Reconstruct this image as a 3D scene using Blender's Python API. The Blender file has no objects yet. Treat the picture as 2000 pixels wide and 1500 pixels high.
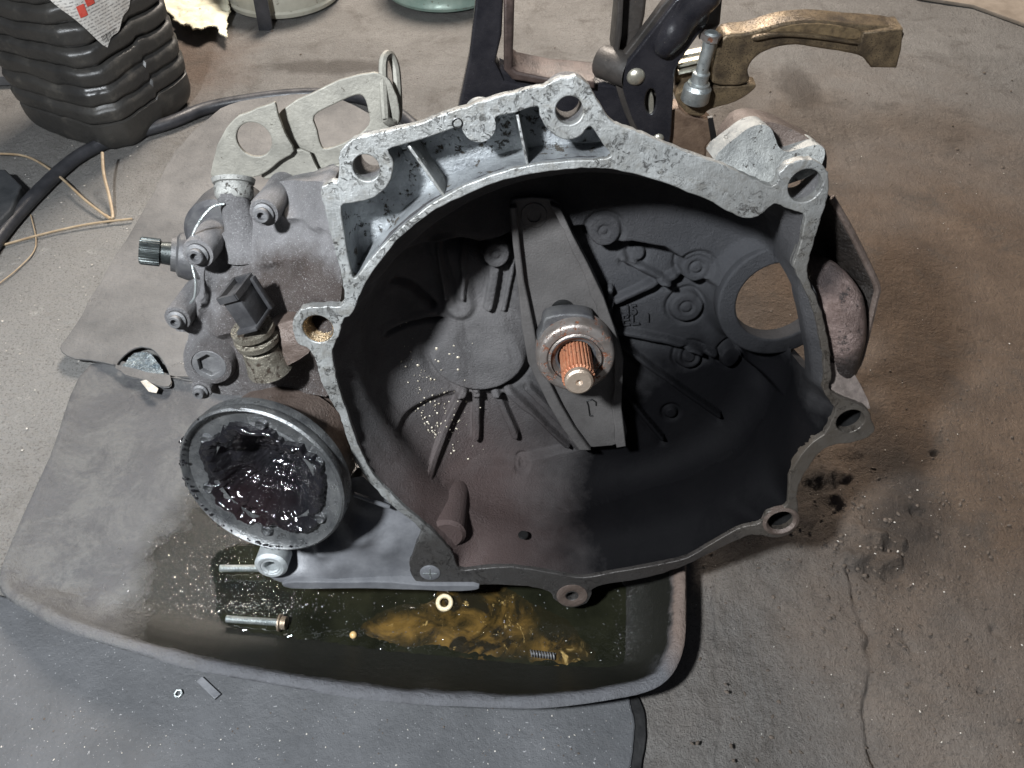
import bpy, bmesh, math, random
import numpy as np
from mathutils import Vector, Matrix, geometry
R = math.radians
random.seed(7); rng = np.random.default_rng(7)
sc = bpy.context.scene
COL = sc.collection
# ------------------------------------------------------------------ camera
F, PITCH = 1500.0, 50.0
CAM = Vector((0.0, -0.40, 0.735))
FWD = Vector((0, math.cos(R(PITCH)), -math.sin(R(PITCH))))
UPV = Vector((0, math.sin(R(PITCH)), math.cos(R(PITCH))))
cam = bpy.data.objects.new("camera", bpy.data.cameras.new("camera"))
COL.objects.link(cam); cam.location = CAM; cam.rotation_euler = (R(90 - PITCH), 0, 0)
cam.data.lens = 27.0; cam.data.sensor_width = 36.0; cam.data.clip_start = 0.01; cam.data.clip_end = 100
sc.camera = cam
# ------------------------------------------------------------------ light
w = bpy.data.worlds.new("World"); sc.world = w; w.use_nodes = True
bgn = w.node_tree.nodes["Background"]
bgn.inputs[0].default_value = (0.75, 0.82, 1.0, 1); bgn.inputs[1].default_value = 0.06
def area(name, loc, aim, size, power, col):
    l = bpy.data.lights.new(name, 'AREA'); l.shape = 'DISK'; l.size = size; l.energy = power; l.color = col
    o = bpy.data.objects.new(name, l); COL.objects.link(o); o.location = loc
    o.rotation_euler = (Vector(aim) - Vector(loc)).to_track_quat('-Z', 'Y').to_euler()
    return o
area("cool_lamp", (-0.44, -0.50, 1.12), (-0.10, 0.15, 0.1), 0.09, 28, (0.91, 0.955, 1.0))
area("warm_lamp", (-0.10, 1.95, 1.70), (0.10, 0.95, 0.0), 0.70, 84, (1.0, 0.89, 0.78))
sc.view_settings.view_transform = 'Standard'; sc.view_settings.look = 'None'
sc.view_settings.exposure = 0.28; sc.view_settings.gamma = 1.0
sc.cycles.use_denoising = True
sc.cycles.max_bounces = 6
# ------------------------------------------------------------------ frames: planes the pieces lie in
class Frame:
    def __init__(s, O, n, u):
        s.O = Vector(O); s.n = Vector(n).normalized(); s.u = Vector(u).normalized(); s.v = s.n.cross(s.u)
    def P(s, px, py, d=0.0):
        r = FWD + Vector((1, 0, 0)) * ((px - 1000) / F) - UPV * ((py - 750) / F)
        t = (d - (CAM - s.O).dot(s.n)) / r.dot(s.n)
        X = CAM + r * t - s.O
        return (X.dot(s.u), X.dot(s.v), d)
    def M(s):
        m = Matrix.Identity(4)
        for i, a in enumerate((s.u, s.v, s.n)):
            for k in range(3): m[k][i] = a[k]
        m.translation = s.O
        return m
    def r(s, px, py, rp, d=0.0):
        return s.P(px + rp, py, d)[0] - s.P(px, py, d)[0]
E = 17.0
nG = Vector((0, -math.cos(R(E)), math.sin(R(E))))
r0 = FWD - UPV * ((1150 - 750) / F)
GB = Frame(CAM + r0 * (-0.503 / r0.dot(nG)), nG, (1, 0, 0))
FL = Frame((0, 0, 0), (0, 0, 1), (1, 0, 0))
def G(px, py, z=0.0): return FL.P(px, py, z)
# ------------------------------------------------------------------ noise
def _hash(ix, iy, seed):
    h = (ix.astype(np.int64) * 374761393 + iy.astype(np.int64) * 668265263 + seed * 974634777) & 0xffffffff
    h = ((h ^ (h >> 13)) * 1274126177) & 0xffffffff
    return ((h ^ (h >> 16)) & 0xffff) / 65535.0
def vnoise(x, y, seed=0):
    ix, iy = np.floor(x), np.floor(y); fx, fy = x - ix, y - iy
    fx = fx * fx * (3 - 2 * fx); fy = fy * fy * (3 - 2 * fy)
    a = _hash(ix, iy, seed); b = _hash(ix + 1, iy, seed); c = _hash(ix, iy + 1, seed); d = _hash(ix + 1, iy + 1, seed)
    return (a + (b - a) * fx) * (1 - fy) + (c + (d - c) * fx) * fy - 0.5
def fbm(x, y, o=4, seed=0):
    s = 0; a = 1.0
    for i in range(o): s = s + a * vnoise(x * 2 ** i, y * 2 ** i, seed + i * 17); a *= 0.5
    return s
def sstep(a, b, x):
    t = np.clip((x - a) / (b - a), 0, 1); return t * t * (3 - 2 * t)
def segd(x, y, a, b):
    ax, ay = a; bx, by = b; dx, dy = bx - ax, by - ay
    t = np.clip(((x - ax) * dx + (y - ay) * dy) / (dx * dx + dy * dy + 1e-12), 0, 1)
    return np.hypot(x - ax - t * dx, y - ay - t * dy)
def polyd(x, y, pts):
    d = None
    for a, b in zip(pts[:-1], pts[1:]):
        e = segd(x, y, a, b); d = e if d is None else np.minimum(d, e)
    return d
def inpoly(x, y, poly):
    c = np.zeros(np.shape(x), bool); n = len(poly)
    for i in range(n):
        x1, y1 = poly[i][:2]; x2, y2 = poly[(i + 1) % n][:2]
        if y1 == y2: continue
        c ^= ((y1 > y) != (y2 > y)) & (x < (x2 - x1) * (y - y1) / (y2 - y1) + x1)
    return c
# ------------------------------------------------------------------ materials
class NT:
    def __init__(s, name):
        s.m = bpy.data.materials.new(name); s.m.use_nodes = True; s.t = s.m.node_tree
        s.b = s.t.nodes["Principled BSDF"]; s.co = s.t.nodes.new('ShaderNodeTexCoord').outputs['Object']
    def link(s, a, b): s.t.links.new(a, b)
    def setv(s, sock, v):
        if isinstance(v, bpy.types.NodeSocket): s.link(v, sock)
        elif isinstance(v, (tuple, list)) and len(v) == 3 and sock.type == 'RGBA': sock.default_value = (*v, 1)
        else: sock.default_value = v
    def noise(s, scale, detail=4, rough=0.6, vec=None, dist=0.0):
        n = s.t.nodes.new('ShaderNodeTexNoise'); s.setv(n.inputs['Vector'], vec or s.co)
        n.inputs['Scale'].default_value = scale; n.inputs['Detail'].default_value = detail
        n.inputs['Roughness'].default_value = rough; n.inputs['Distortion'].default_value = dist
        return n.outputs['Fac']
    def vor(s, scale, vec=None):
        n = s.t.nodes.new('ShaderNodeTexVoronoi'); s.setv(n.inputs['Vector'], vec or s.co); n.inputs['Scale'].default_value = scale
        return n.outputs['Distance']
    def mr(s, v, a, b, c=0.0, d=1.0):
        n = s.t.nodes.new('ShaderNodeMapRange'); s.setv(n.inputs[0], v)
        for i, q in enumerate((a, b, c, d)): n.inputs[i + 1].default_value = q
        return n.outputs[0]
    def math(s, op, a, b=0.0):
        n = s.t.nodes.new('ShaderNodeMath'); n.operation = op; s.setv(n.inputs[0], a); s.setv(n.inputs[1], b); return n.outputs[0]
    def mix(s, f, a, b):
        n = s.t.nodes.new('ShaderNodeMix'); n.data_type = 'RGBA'; s.setv(n.inputs[0], f); s.setv(n.inputs[6], a); s.setv(n.inputs[7], b)
        return n.outputs[2]
    def mixf(s, f, a, b):
        n = s.t.nodes.new('ShaderNodeMix'); s.setv(n.inputs[0], f); s.setv(n.inputs[2], a); s.setv(n.inputs[3], b); return n.outputs[0]
    def mapping(s, scale=(1, 1, 1), rot=(0, 0, 0), loc=(0, 0, 0)):
        n = s.t.nodes.new('ShaderNodeMapping'); s.link(s.co, n.inputs[0])
        n.inputs['Location'].default_value = loc; n.inputs['Rotation'].default_value = rot; n.inputs['Scale'].default_value = scale
        return n.outputs[0]
    def blob(s, c, rad, soft, amt=0.0, scale=40, sq=(1, 1, 1)):
        """stain mask: 1 inside radius about c (ragged by noise)"""
        m = s.mapping(sq, loc=(-c[0] * sq[0], -c[1] * sq[1], -c[2] * sq[2]))
        n = s.t.nodes.new('ShaderNodeVectorMath'); n.operation = 'LENGTH'; s.link(m, n.inputs[0])
        v = n.outputs['Value']
        if amt: v = s.math('ADD', v, s.math('MULTIPLY', s.math('SUBTRACT', s.noise(scale, 5, 0.65), 0.5), amt))
        return s.mr(v, rad - soft, rad + soft, 1.0, 0.0)
    def bump(s, h, dist, strength=1.0, nrm=None):
        n = s.t.nodes.new('ShaderNodeBump'); s.setv(n.inputs['Height'], h); n.inputs['Distance'].default_value = dist
        n.inputs['Strength'].default_value = strength
        if nrm is not None: s.link(nrm, n.inputs['Normal'])
        return n.outputs[0]
    def done(s, col, rough, metal=0.0, nrm=None, spec=0.5, coat=0.0):
        s.setv(s.b.inputs['Base Color'], col); s.setv(s.b.inputs['Roughness'], rough); s.setv(s.b.inputs['Metallic'], metal)
        if nrm is not None: s.link(nrm, s.b.inputs['Normal'])
        s.setv(s.b.inputs['Specular IOR Level'], spec)
        if coat: s.setv(s.b.inputs['Coat Weight'], coat); s.b.inputs['Coat Roughness'].default_value = 0.08
        return s.m
def simple(name, c1, c2, scale=60, rough=(0.4, 0.7), metal=0.0, bump=0.0006, pits=None, spec=0.5, bscale=None, coat=0.0):
    k = NT(name)
    f = k.mr(k.noise(scale, 6, 0.65), 0.35, 0.65)
    col = k.mix(f, c1, c2)
    rg = k.mr(k.noise(scale * 2.3, 4), 0.3, 0.7, rough[0], rough[1])
    hb = k.noise(bscale or scale * 8, 6, 0.7)
    if pits:
        pf = k.mr(k.noise(pits[1], 5, 0.75), pits[2], pits[2] + 0.05)
        col = k.mix(pf, col, pits[0]); rg = k.mixf(pf, rg, 0.85)
        hb = k.math('SUBTRACT', hb, pf)
    return k.done(col, rg, metal, k.bump(hb, bump), spec, coat)
# ------------------------------------------------------------------ mesh helpers
def finish(me, mat, angle=38):
    me.materials.clear(); me.materials.append(mat)
    me.shade_smooth(); me.set_sharp_from_angle(angle=R(angle))
def obj(name, me, mat, parent=None, angle=38):
    if isinstance(me, bmesh.types.BMesh):
        m2 = bpy.data.meshes.new(name); me.normal_update(); me.to_mesh(m2); me.free(); me = m2
    finish(me, mat, angle)
    o = bpy.data.objects.new(name, me); COL.objects.link(o)
    if parent: o.parent = parent
    return o
def tag(o, label=None, cat=None, group=None, kind=None):
    for k, v in (('label', label), ('category', cat), ('group', group), ('kind', kind)):
        if v: o[k] = v
    return o
def thing(name, label, cat, frame=None, loc=None, group=None):
    o = bpy.data.objects.new(name, None); COL.objects.link(o); o.empty_display_size = 0.03
    if frame: o.matrix_world = frame.M()
    if loc is not None: o.location = loc
    return tag(o, label, cat, group)
def smooth(pts, sub=4, closed=True, jit=0.0, freq=300, seed=3):
    n = len(pts); out = []
    rngi = range(n) if closed else range(n - 1)
    for i in rngi:
        g = (lambda k: pts[k % n]) if closed else (lambda k: pts[min(max(k, 0), n - 1)])
        p0, p1, p2, p3 = (np.array(g(i + k), float) for k in (-1, 0, 1, 2))
        for s in range(sub):
            t = s / sub
            out.append(0.5 * (2 * p1 + (p2 - p0) * t + (2 * p0 - 5 * p1 + 4 * p2 - p3) * t * t + (3 * p1 - p0 - 3 * p2 + p3) * t ** 3))
    if not closed: out.append(np.array(pts[-1], float))
    if jit:
        for p in out:
            x, y = np.array([p[0]]), np.array([p[1]])
            p[0] += jit * fbm(x * freq, y * freq, 3, seed)[0]; p[1] += jit * fbm(x * freq, y * freq, 3, seed + 5)[0]
    return [tuple(p) for p in out]
def circ(c, r, n=40, ry=None, rot=0.0):
    ry = ry or r
    return [(c[0] + r * math.cos(t) * math.cos(rot) - ry * math.sin(t) * math.sin(rot),
             c[1] + r * math.cos(t) * math.sin(rot) + ry * math.sin(t) * math.cos(rot)) for t in (2 * math.pi * i / n for i in range(n))]
def prism(name, loops, d0, d1, mat, parent=None, bevel=0.001, M=None, angle=38, seg=1):
    """outline with holes, front face at d0, back at d1"""
    cu = bpy.data.curves.new(name, 'CURVE'); cu.dimensions = '2D'; cu.fill_mode = 'BOTH'
    cu.extrude = max(abs(d0 - d1) / 2 - bevel, 1e-5); cu.bevel_depth = bevel; cu.bevel_resolution = seg; cu.offset = -bevel
    for lp in loops:
        sp = cu.splines.new('POLY'); sp.points.add(len(lp) - 1); sp.use_cyclic_u = True
        sp.points.foreach_set('co', [q for p in lp for q in (p[0], p[1], 0, 1)])
    t = bpy.data.objects.new("tmp", cu); COL.objects.link(t)
    dg = bpy.context.evaluated_depsgraph_get(); me = bpy.data.meshes.new_from_object(t.evaluated_get(dg))
    bpy.data.objects.remove(t); bpy.data.curves.remove(cu)
    me.transform(Matrix.Translation((0, 0, (d0 + d1) / 2)))
    if M: me.transform(M)
    me.name = name
    return obj(name, me, mat, parent, angle)
def lathe_bm(bm, prof, c=(0, 0), n=40, M=None, jit=0.0):
    M = M or Matrix.Identity(4); rings = []
    for r, d in prof:
        if r < 1e-6: rings.append([bm.verts.new(M @ Vector((c[0], c[1], d)))])
        else: rings.append([bm.verts.new(M @ Vector((c[0] + r * math.cos(2 * math.pi * i / n), c[1] + r * math.sin(2 * math.pi * i / n), d))) for i in range(n)])
    for a, b in zip(rings[:-1], rings[1:]):
        for i in range(n):
            j = (i + 1) % n
            if len(a) == 1 and len(b) > 1: bm.faces.new((a[0], b[j], b[i]))
            elif len(b) == 1 and len(a) > 1: bm.faces.new((a[i], a[j], b[0]))
            elif len(a) > 1: bm.faces.new((a[i], a[j], b[j], b[i]))
    return bm
def lathe(name, prof, c, mat, parent, n=40, M=None, angle=38):
    bm = lathe_bm(bmesh.new(), prof, c, n, M); bmesh.ops.recalc_face_normals(bm, faces=bm.faces)
    return obj(name, bm, mat, parent, angle)
def tube_bm(bm, pts, rad, n=10, caps=True):
    pts = [Vector(p) for p in pts]; rings = []; prev = None
    for i, p in enumerate(pts):
        t = (pts[min(i + 1, len(pts) - 1)] - pts[max(i - 1, 0)]).normalized()
        a = prev if prev is not None else (Vector((0, 0, 1)) if abs(t.z) < 0.9 else Vector((1, 0, 0)))
        a = (a - t * a.dot(t)).normalized(); b = t.cross(a); prev = a
        rr = rad[i] if isinstance(rad, (list, tuple)) else rad
        rings.append([bm.verts.new(p + (a * math.cos(2 * math.pi * k / n) + b * math.sin(2 * math.pi * k / n)) * rr) for k in range(n)])
    for q, s in zip(rings[:-1], rings[1:]):
        for k in range(n): bm.faces.new((q[k], q[(k + 1) % n], s[(k + 1) % n], s[k]))
    if caps: bm.faces.new(rings[0][::-1]); bm.faces.new(rings[-1])
    return bm
def tube(name, pts, rad, mat, parent=None, n=10): return obj(name, tube_bm(bmesh.new(), pts, rad, n), mat, parent)
def along(p, q):
    """matrix whose local z runs from p to q"""
    p, q = Vector(p), Vector(q); m = (q - p).to_track_quat('Z', 'Y').to_matrix().to_4x4(); m.translation = p; return m
def grid_mesh(name, X, Y, Z, mask=None):
    ny, nx = X.shape
    if mask is None: mask = np.ones(X.shape, bool)
    idx = -np.ones(X.shape, int); idx[mask] = np.arange(mask.sum())
    co = np.stack([X[mask], Y[mask], Z[mask]], 1)
    a, b, c, d = idx[:-1, :-1], idx[:-1, 1:], idx[1:, 1:], idx[1:, :-1]
    ok = (a >= 0) & (b >= 0) & (c >= 0) & (d >= 0)
    q = np.stack([a[ok], b[ok], c[ok], d[ok]], 1)
    me = bpy.data.meshes.new(name); me.vertices.add(len(co)); me.vertices.foreach_set('co', co.astype(np.float32).ravel())
    me.loops.add(q.size); me.loops.foreach_set('vertex_index', q.astype(np.int32).ravel())
    me.polygons.add(len(q)); me.polygons.foreach_set('loop_start', np.arange(0, q.size, 4, dtype=np.int32))
    me.update(calc_edges=True); me.validate()
    return me
def relief(name, outline, controls, mat, parent, res=0.003, back=-0.1, taper=0.92, extra=None, angle=45, amp=0.0):
    """cast body: outline of (u,v,d) filled with a surface through the control points, with a side skirt going back"""
    ol = smooth(outline, 3); A = np.array(ol); C = np.array(list(ol) + list(controls))
    xs = np.arange(A[:, 0].min(), A[:, 0].max(), res); ys = np.arange(A[:, 1].min(), A[:, 1].max(), res)
    X, Y = np.meshgrid(xs, ys); X = X.ravel(); Y = Y.ravel()
    X = X + rng.uniform(-.2, .2, X.shape) * res
    m = inpoly(X, Y, ol)
    dmin = np.min(np.hypot(X[:, None] - A[None, :, 0], Y[:, None] - A[None, :, 1]), 1)
    m &= dmin > res * 0.5
    X, Y = X[m], Y[m]
    pts = [Vector((p[0], p[1])) for p in ol] + [Vector((x, y)) for x, y in zip(X, Y)]
    n = len(ol)
    vs, es, fs, *_ = geometry.delaunay_2d_cdt(pts, [(i, (i + 1) % n) for i in range(n)], [list(range(n))], 1, 1e-7)
    V = np.array([[v.x, v.y] for v in vs])
    w_ = 1.0 / ((V[:, 0, None] - C[None, :, 0]) ** 2 + (V[:, 1, None] - C[None, :, 1]) ** 2 + 5e-5) ** 1.5
    d = (w_ * C[None, :, 2]).sum(1) / w_.sum(1)
    if extra is not None: d = d + extra(V[:, 0], V[:, 1])
    if amp: d = d + amp * fbm(V[:, 0] * 60, V[:, 1] * 60, 4, 9)
    bm = bmesh.new(); bv = [bm.verts.new((V[i, 0], V[i, 1], d[i])) for i in range(len(V))]
    for f in fs:
        try: bm.faces.new([bv[i] for i in f])
        except ValueError: pass
    bm.edges.ensure_lookup_table()
    be = [e for e in bm.edges if len(e.link_faces) == 1]
    cen = A.mean(0)
    r_ = bmesh.ops.extrude_edge_only(bm, edges=be)
    nv = [g for g in r_['geom'] if isinstance(g, bmesh.types.BMVert)]
    for v in nv:
        v.co.x = cen[0] + (v.co.x - cen[0]) * taper; v.co.y = cen[1] + (v.co.y - cen[1]) * taper; v.co.z = back
    bmesh.ops.recalc_face_normals(bm, faces=bm.faces)
    return obj(name, bm, mat, parent, angle)
def box_bm(bm, c, s, M=None, bev=0.0):
    r_ = bmesh.ops.create_cube(bm, size=1.0); vs = r_['verts']
    for v in vs: v.co = Vector((c[0] + v.co.x * s[0], c[1] + v.co.y * s[1], c[2] + v.co.z * s[2]))
    if bev: bmesh.ops.bevel(bm, geom=list({e for v in vs for e in v.link_edges}), offset=bev, segments=2, affect='EDGES', profile=0.5)
    if M: bmesh.ops.transform(bm, matrix=M, verts=[v for v in bm.verts])
    return bm
def specks(name, places, mat, parent, kind='stuff', flat=0.6):
    """many tiny rounded grains joined: places = (x,y,z,r)"""
    base = [(math.cos(a) * c_, math.sin(a) * c_, s_) for c_, s_, k0 in ((1, 0, 0), (0.65, 0.75, 0.5)) for a in (2 * math.pi * (k + k0) / 5 for k in range(5))] + [(0, 0, 1)]
    fc = [(i, (i + 1) % 5, 5 + i) for i in range(5)] + [((i + 1) % 5, 5 + (i + 1) % 5, 5 + i) for i in range(5)] + [(5 + i, 5 + (i + 1) % 5, 10) for i in range(5)]
    V = []; Fs = []
    for x, y, z, r in places:
        o = len(V); sx, sy = random.uniform(.6, 1.4), random.uniform(.6, 1.4); a = random.uniform(0, 6.28)
        for bx, by, bz in base:
            jx = bx * sx * random.uniform(.75, 1.25); jy = by * sy * random.uniform(.75, 1.25)
            V.append((x + r * (jx * math.cos(a) - jy * math.sin(a)), y + r * (jx * math.sin(a) + jy * math.cos(a)), z - .15 * r + r * flat * bz))
        Fs += [tuple(o + i for i in f) for f in fc]
    me = bpy.data.meshes.new(name); me.from_pydata(V, [], Fs); me.update()
    o = obj(name, me, mat, parent, 60); o['kind'] = kind
    return o
# ================================================================== MATERIALS
def mat_flange():
    k = NT("pitted_aluminium")
    f = k.mr(k.noise(26, 5, 0.6), 0.35, 0.65)
    col = k.mix(f, (0.20, 0.205, 0.20), (0.37, 0.38, 0.375))
    tl = k.noise(1, 4, .7, vec=k.mapping((900, 60, 60), rot=(0, 0, .5))); col = k.mix(k.math('MULTIPLY', k.mr(tl, .52, .66), .3), col, (.55, .56, .56))
    stain = k.mr(k.noise(60, 7, 0.75, dist=0.8), 0.50, 0.66)
    col = k.mix(k.math('MULTIPLY', stain, 0.70), col, (0.16, 0.15, 0.13))
    pit = k.mr(k.noise(150, 7, 0.78, dist=1.2), 0.545, 0.60)
    pit = k.math('MULTIPLY', pit, k.mr(k.noise(22, 5, .65), 0.42, 0.62, 0.0, 1.0))
    sm = k.mr(k.noise(14, 5, .7, dist=.5), .42, .66); col = k.mix(k.math('MULTIPLY', sm, .45), col, (.15, .145, .13)); col = k.mix(k.math('MULTIPLY', pit, .85), col, (0.045, 0.04, 0.037))
    right = k.blob(GB.P(1690, 960, 0), 0.26, 0.08, 0.10, 30)       # dimmer, browner light on the lower right lugs, painted into the colour
    col = k.mix(k.math('MULTIPLY', right, 0.88), col, (0.062, 0.049, 0.037))
    bot = k.blob(GB.P(1060, 1180, 0), 0.17, 0.04, 0.08, 40, (0.75, 1.3, 1))
    col = k.mix(k.math('MULTIPLY', bot, 0.9), col, (0.036, 0.032, 0.030))
    rg = k.mr(k.noise(90, 4), 0.3, 0.7, 0.32, 0.6)
    h = k.math('SUBTRACT', k.math('MULTIPLY', k.noise(420, 4, .7), 0.5), pit)
    return k.done(col, rg, 0.45, k.bump(h, 0.0011), 0.5)
def mat_bell():
    """inside of the bell: grey dust, brown rusty film low on the left, near black low on the right, painted shade at the top"""
    k = NT("clutch_dust_cast")
    f = k.mr(k.noise(22, 5, 0.6), 0.35, 0.65)
    col = k.mix(f, (0.072, 0.069, 0.070), (0.112, 0.107, 0.107))
    pale = k.mr(k.noise(34, 6, 0.75), 0.62, 0.72); col = k.mix(k.math('MULTIPLY', pale, 0.35), col, (0.22, 0.22, 0.22))
    spk = k.mr(k.noise(700, 3, 0.7), 0.64, 0.70); col = k.mix(k.math('MULTIPLY', spk, 0.4), col, (0.26, 0.26, 0.25))
    run = k.mr(k.noise(30, 6, .7, vec=k.mapping((1, .22, 1)), dist=.6), .54, .62); col = k.mix(k.math('MULTIPLY', run, .5), col, (.035, .032, .032))
    br = k.blob(GB.P(860, 1080, -0.05), 0.14, 0.05, 0.10, 16); col = k.mix(k.math('MULTIPLY', br, 0.85), col, (0.058, 0.036, 0.032))
    blue = k.blob(GB.P(1390, 560, -0.1), 0.12, 0.05, 0.06, 20); col = k.mix(k.math('MULTIPLY', blue, 0.8), col, (0.030, 0.032, 0.037))
    bl = k.blob(GB.P(1440, 980, -0.06), 0.205, 0.06, 0.09, 14); col = k.mix(k.math('MULTIPLY', bl, 0.98), col, (0.0025, 0.0025, 0.003))  # blends to near black without gloss, low on the right
    bl2 = k.blob(GB.P(1080, 330, -0.06), 0.11, 0.05, 0.06, 18, (0.6, 1.4, 1)); col = k.mix(k.math('MULTIPLY', bl2, 0.85), col, (0.012, 0.012, 0.014))  # shade under the upper rim, painted into the colour
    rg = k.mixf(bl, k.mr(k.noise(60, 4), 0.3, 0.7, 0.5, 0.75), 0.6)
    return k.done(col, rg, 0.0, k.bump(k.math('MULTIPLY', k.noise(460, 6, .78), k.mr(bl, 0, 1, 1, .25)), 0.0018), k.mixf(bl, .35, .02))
def mat_case():
    k = NT("dusty_cast_case")
    f = k.mr(k.noise(30, 5, 0.6), 0.35, 0.65)
    col = k.mix(f, (0.115, 0.112, 0.114), (0.195, 0.190, 0.193))
    br = k.blob(GB.P(625, 700, -0.03), 0.092, 0.012, 0.055, 30); col = k.mix(k.math('MULTIPLY', br, 0.9), col, (0.05, 0.036, 0.030))
    br2 = k.blob(GB.P(450, 760, -0.03), 0.06, 0.02, 0.05, 30); col = k.mix(k.math('MULTIPLY', br2, 0.6), col, (0.085, 0.08, 0.08))
    spk = k.mr(k.noise(900, 3, 0.7), 0.58, 0.66); col = k.mix(k.math('MULTIPLY', spk, 0.6), col, (0.42, 0.42, 0.42)); dk = k.mr(k.noise(40, 7, .75), .54, .70); col = k.mix(k.math('MULTIPLY', dk, .5), col, (.055, .05, .05))
    rg = k.mixf(br, 0.55, 0.33)
    return k.done(col, rg, 0.2, k.bump(k.noise(520, 6, .8), 0.0022), 0.5)
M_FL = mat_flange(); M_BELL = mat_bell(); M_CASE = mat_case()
M_POCK = simple("pocket_aluminium", (0.18, 0.19, 0.20), (0.36, 0.38, 0.39), 30, (0.30, 0.5), 0.5, 0.0016, ((0.07, 0.06, 0.048), 95, 0.57), bscale=240)
M_BROWN = simple("oily_brown_cast", (0.075, 0.055, 0.045), (0.13, 0.10, 0.085), 40, (0.3, 0.5), 0.2, 0.0012, ((0.30, 0.28, 0.25), 420, 0.64))
M_LOWER = simple("grey_cast_lower", (0.085, 0.088, 0.096), (0.15, 0.153, 0.162), 25, (0.45, 0.65), 0.2, 0.0005, ((0.35, 0.36, 0.36), 500, 0.70))
M_STEEL = simple("zinc_steel", (0.42, 0.46, 0.46), (0.60, 0.63, 0.62), 120, (0.25, 0.45), 0.85, 0.0004, ((0.12, 0.10, 0.07), 260, 0.62))
M_BOLT = simple("dusty_bolt", (0.12, 0.12, 0.125), (0.19, 0.19, 0.19), 90, (0.4, 0.6), 0.5, 0.0005)
M_LEVER = simple("dusty_release_lever", (0.064, 0.060, 0.058), (0.098, 0.092, 0.089), 24, (0.45, 0.65), 0.25, 0.0005, ((0.24, 0.23, 0.22), 300, 0.72), bscale=500)
M_BEAR = simple("bearing_steel", (0.20, 0.17, 0.15), (0.32, 0.29, 0.27), 60, (0.28, 0.45), 0.7, 0.0004, ((0.22, 0.09, 0.05), 110, 0.56))
M_BLKST = simple("black_collar", (0.05, 0.05, 0.055), (0.09, 0.09, 0.09), 60, (0.35, 0.55), 0.3, 0.0005)
M_RUST = simple("rusty_spline", (0.36, 0.13, 0.065), (0.50, 0.24, 0.14), 70, (0.35, 0.55), 0.35, 0.0006, ((0.12, 0.05, 0.03), 160, 0.60))
M_TIP = simple("worn_shaft_tip", (0.33, 0.26, 0.20), (0.44, 0.36, 0.29), 90, (0.3, 0.45), 0.6, 0.0004)
M_BRKT = simple("galvanised_bracket", (0.135, 0.13, 0.112), (0.225, 0.216, 0.186), 40, (0.5, 0.7), 0.3, 0.0006, ((0.15, 0.13, 0.10), 130, 0.66))
M_PLAS = simple("black_plastic", (0.022, 0.022, 0.024), (0.05, 0.05, 0.052), 60, (0.3, 0.5), 0.0, 0.0004, ((0.18, 0.17, 0.16), 300, 0.68))
M_OILMET = simple("oily_sensor_metal", (0.16, 0.14, 0.11), (0.30, 0.28, 0.23), 80, (0.18, 0.35), 0.6, 0.0010, ((0.05, 0.035, 0.025), 160, 0.56))
M_PAINT = simple("black_gloss_paint", (0.010, 0.010, 0.013), (0.022, 0.021, 0.024), 30, (0.16, 0.34), 0.0, 0.0004, ((0.14, 0.12, 0.11), 200, 0.69), 0.6)
M_MATTE = simple("worn_black_paint", (0.028, 0.025, 0.023), (0.05, 0.043, 0.038), 40, (0.4, 0.6), 0.1, 0.0005, ((0.12, 0.09, 0.07), 240, 0.66))
M_BRASS = simple("worn_brown_gold_lever", (0.062, 0.046, 0.031), (0.205, 0.15, 0.088), 45, (0.32, 0.5), 0.45, 0.0005, ((0.06, 0.04, 0.025), 700, 0.56))
M_RIVET = simple("rivet_metal", (0.50, 0.47, 0.38), (0.60, 0.57, 0.48), 80, (0.25, 0.4), 0.8, 0.0002)
M_RUBBER = simple("rubber_hose", (0.020, 0.021, 0.024), (0.05, 0.05, 0.055), 30, (0.3, 0.5), 0.0, 0.0003, ((0.14, 0.13, 0.12), 160, 0.68))
M_TWIG = simple("dry_straw", (0.28, 0.20, 0.12), (0.42, 0.33, 0.22), 60, (0.5, 0.7), 0.0, 0.0003)
M_DARK = simple("dark_void_metal", (0.006, 0.006, 0.006), (0.012, 0.012, 0.012), 40, (0.3, 0.5), 0.0, 0.0003)
M_CHIP = simple("pale_grit", (0.33, 0.30, 0.26), (0.55, 0.52, 0.47), 200, (0.4, 0.6), 0.0, 0.0003)
M_DIRT = simple("dark_dirt_crumbs", (0.05, 0.039, 0.03), (0.11, 0.085, 0.066), 200, (0.7, 0.9), 0.0, 0.0003)
M_DROP = simple("wet_droplet", (0.02, 0.02, 0.018), (0.05, 0.05, 0.045), 200, (0.04, 0.1), 0.0, 0.0001, None, 0.9)
def mat_grease():
    k = NT("black_grease")
    col = k.mix(k.mr(k.noise(30, 4), 0.35, 0.65), (0.004, 0.004, 0.005), (0.010, 0.0095, 0.011))
    red = k.blob((-0.02, -0.045, 0.0), 0.032, 0.02, 0.03, 60); col = k.mix(k.math('MULTIPLY', red, 0.25), col, (0.025, 0.010, 0.010))
    return k.done(col, k.mr(k.noise(60, 4), .35, .65, .05, .11), 0.0, k.bump(k.noise(170, 3, .55, dist=.5), 0.0008), 0.55)
M_GREASE = mat_grease()
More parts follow.
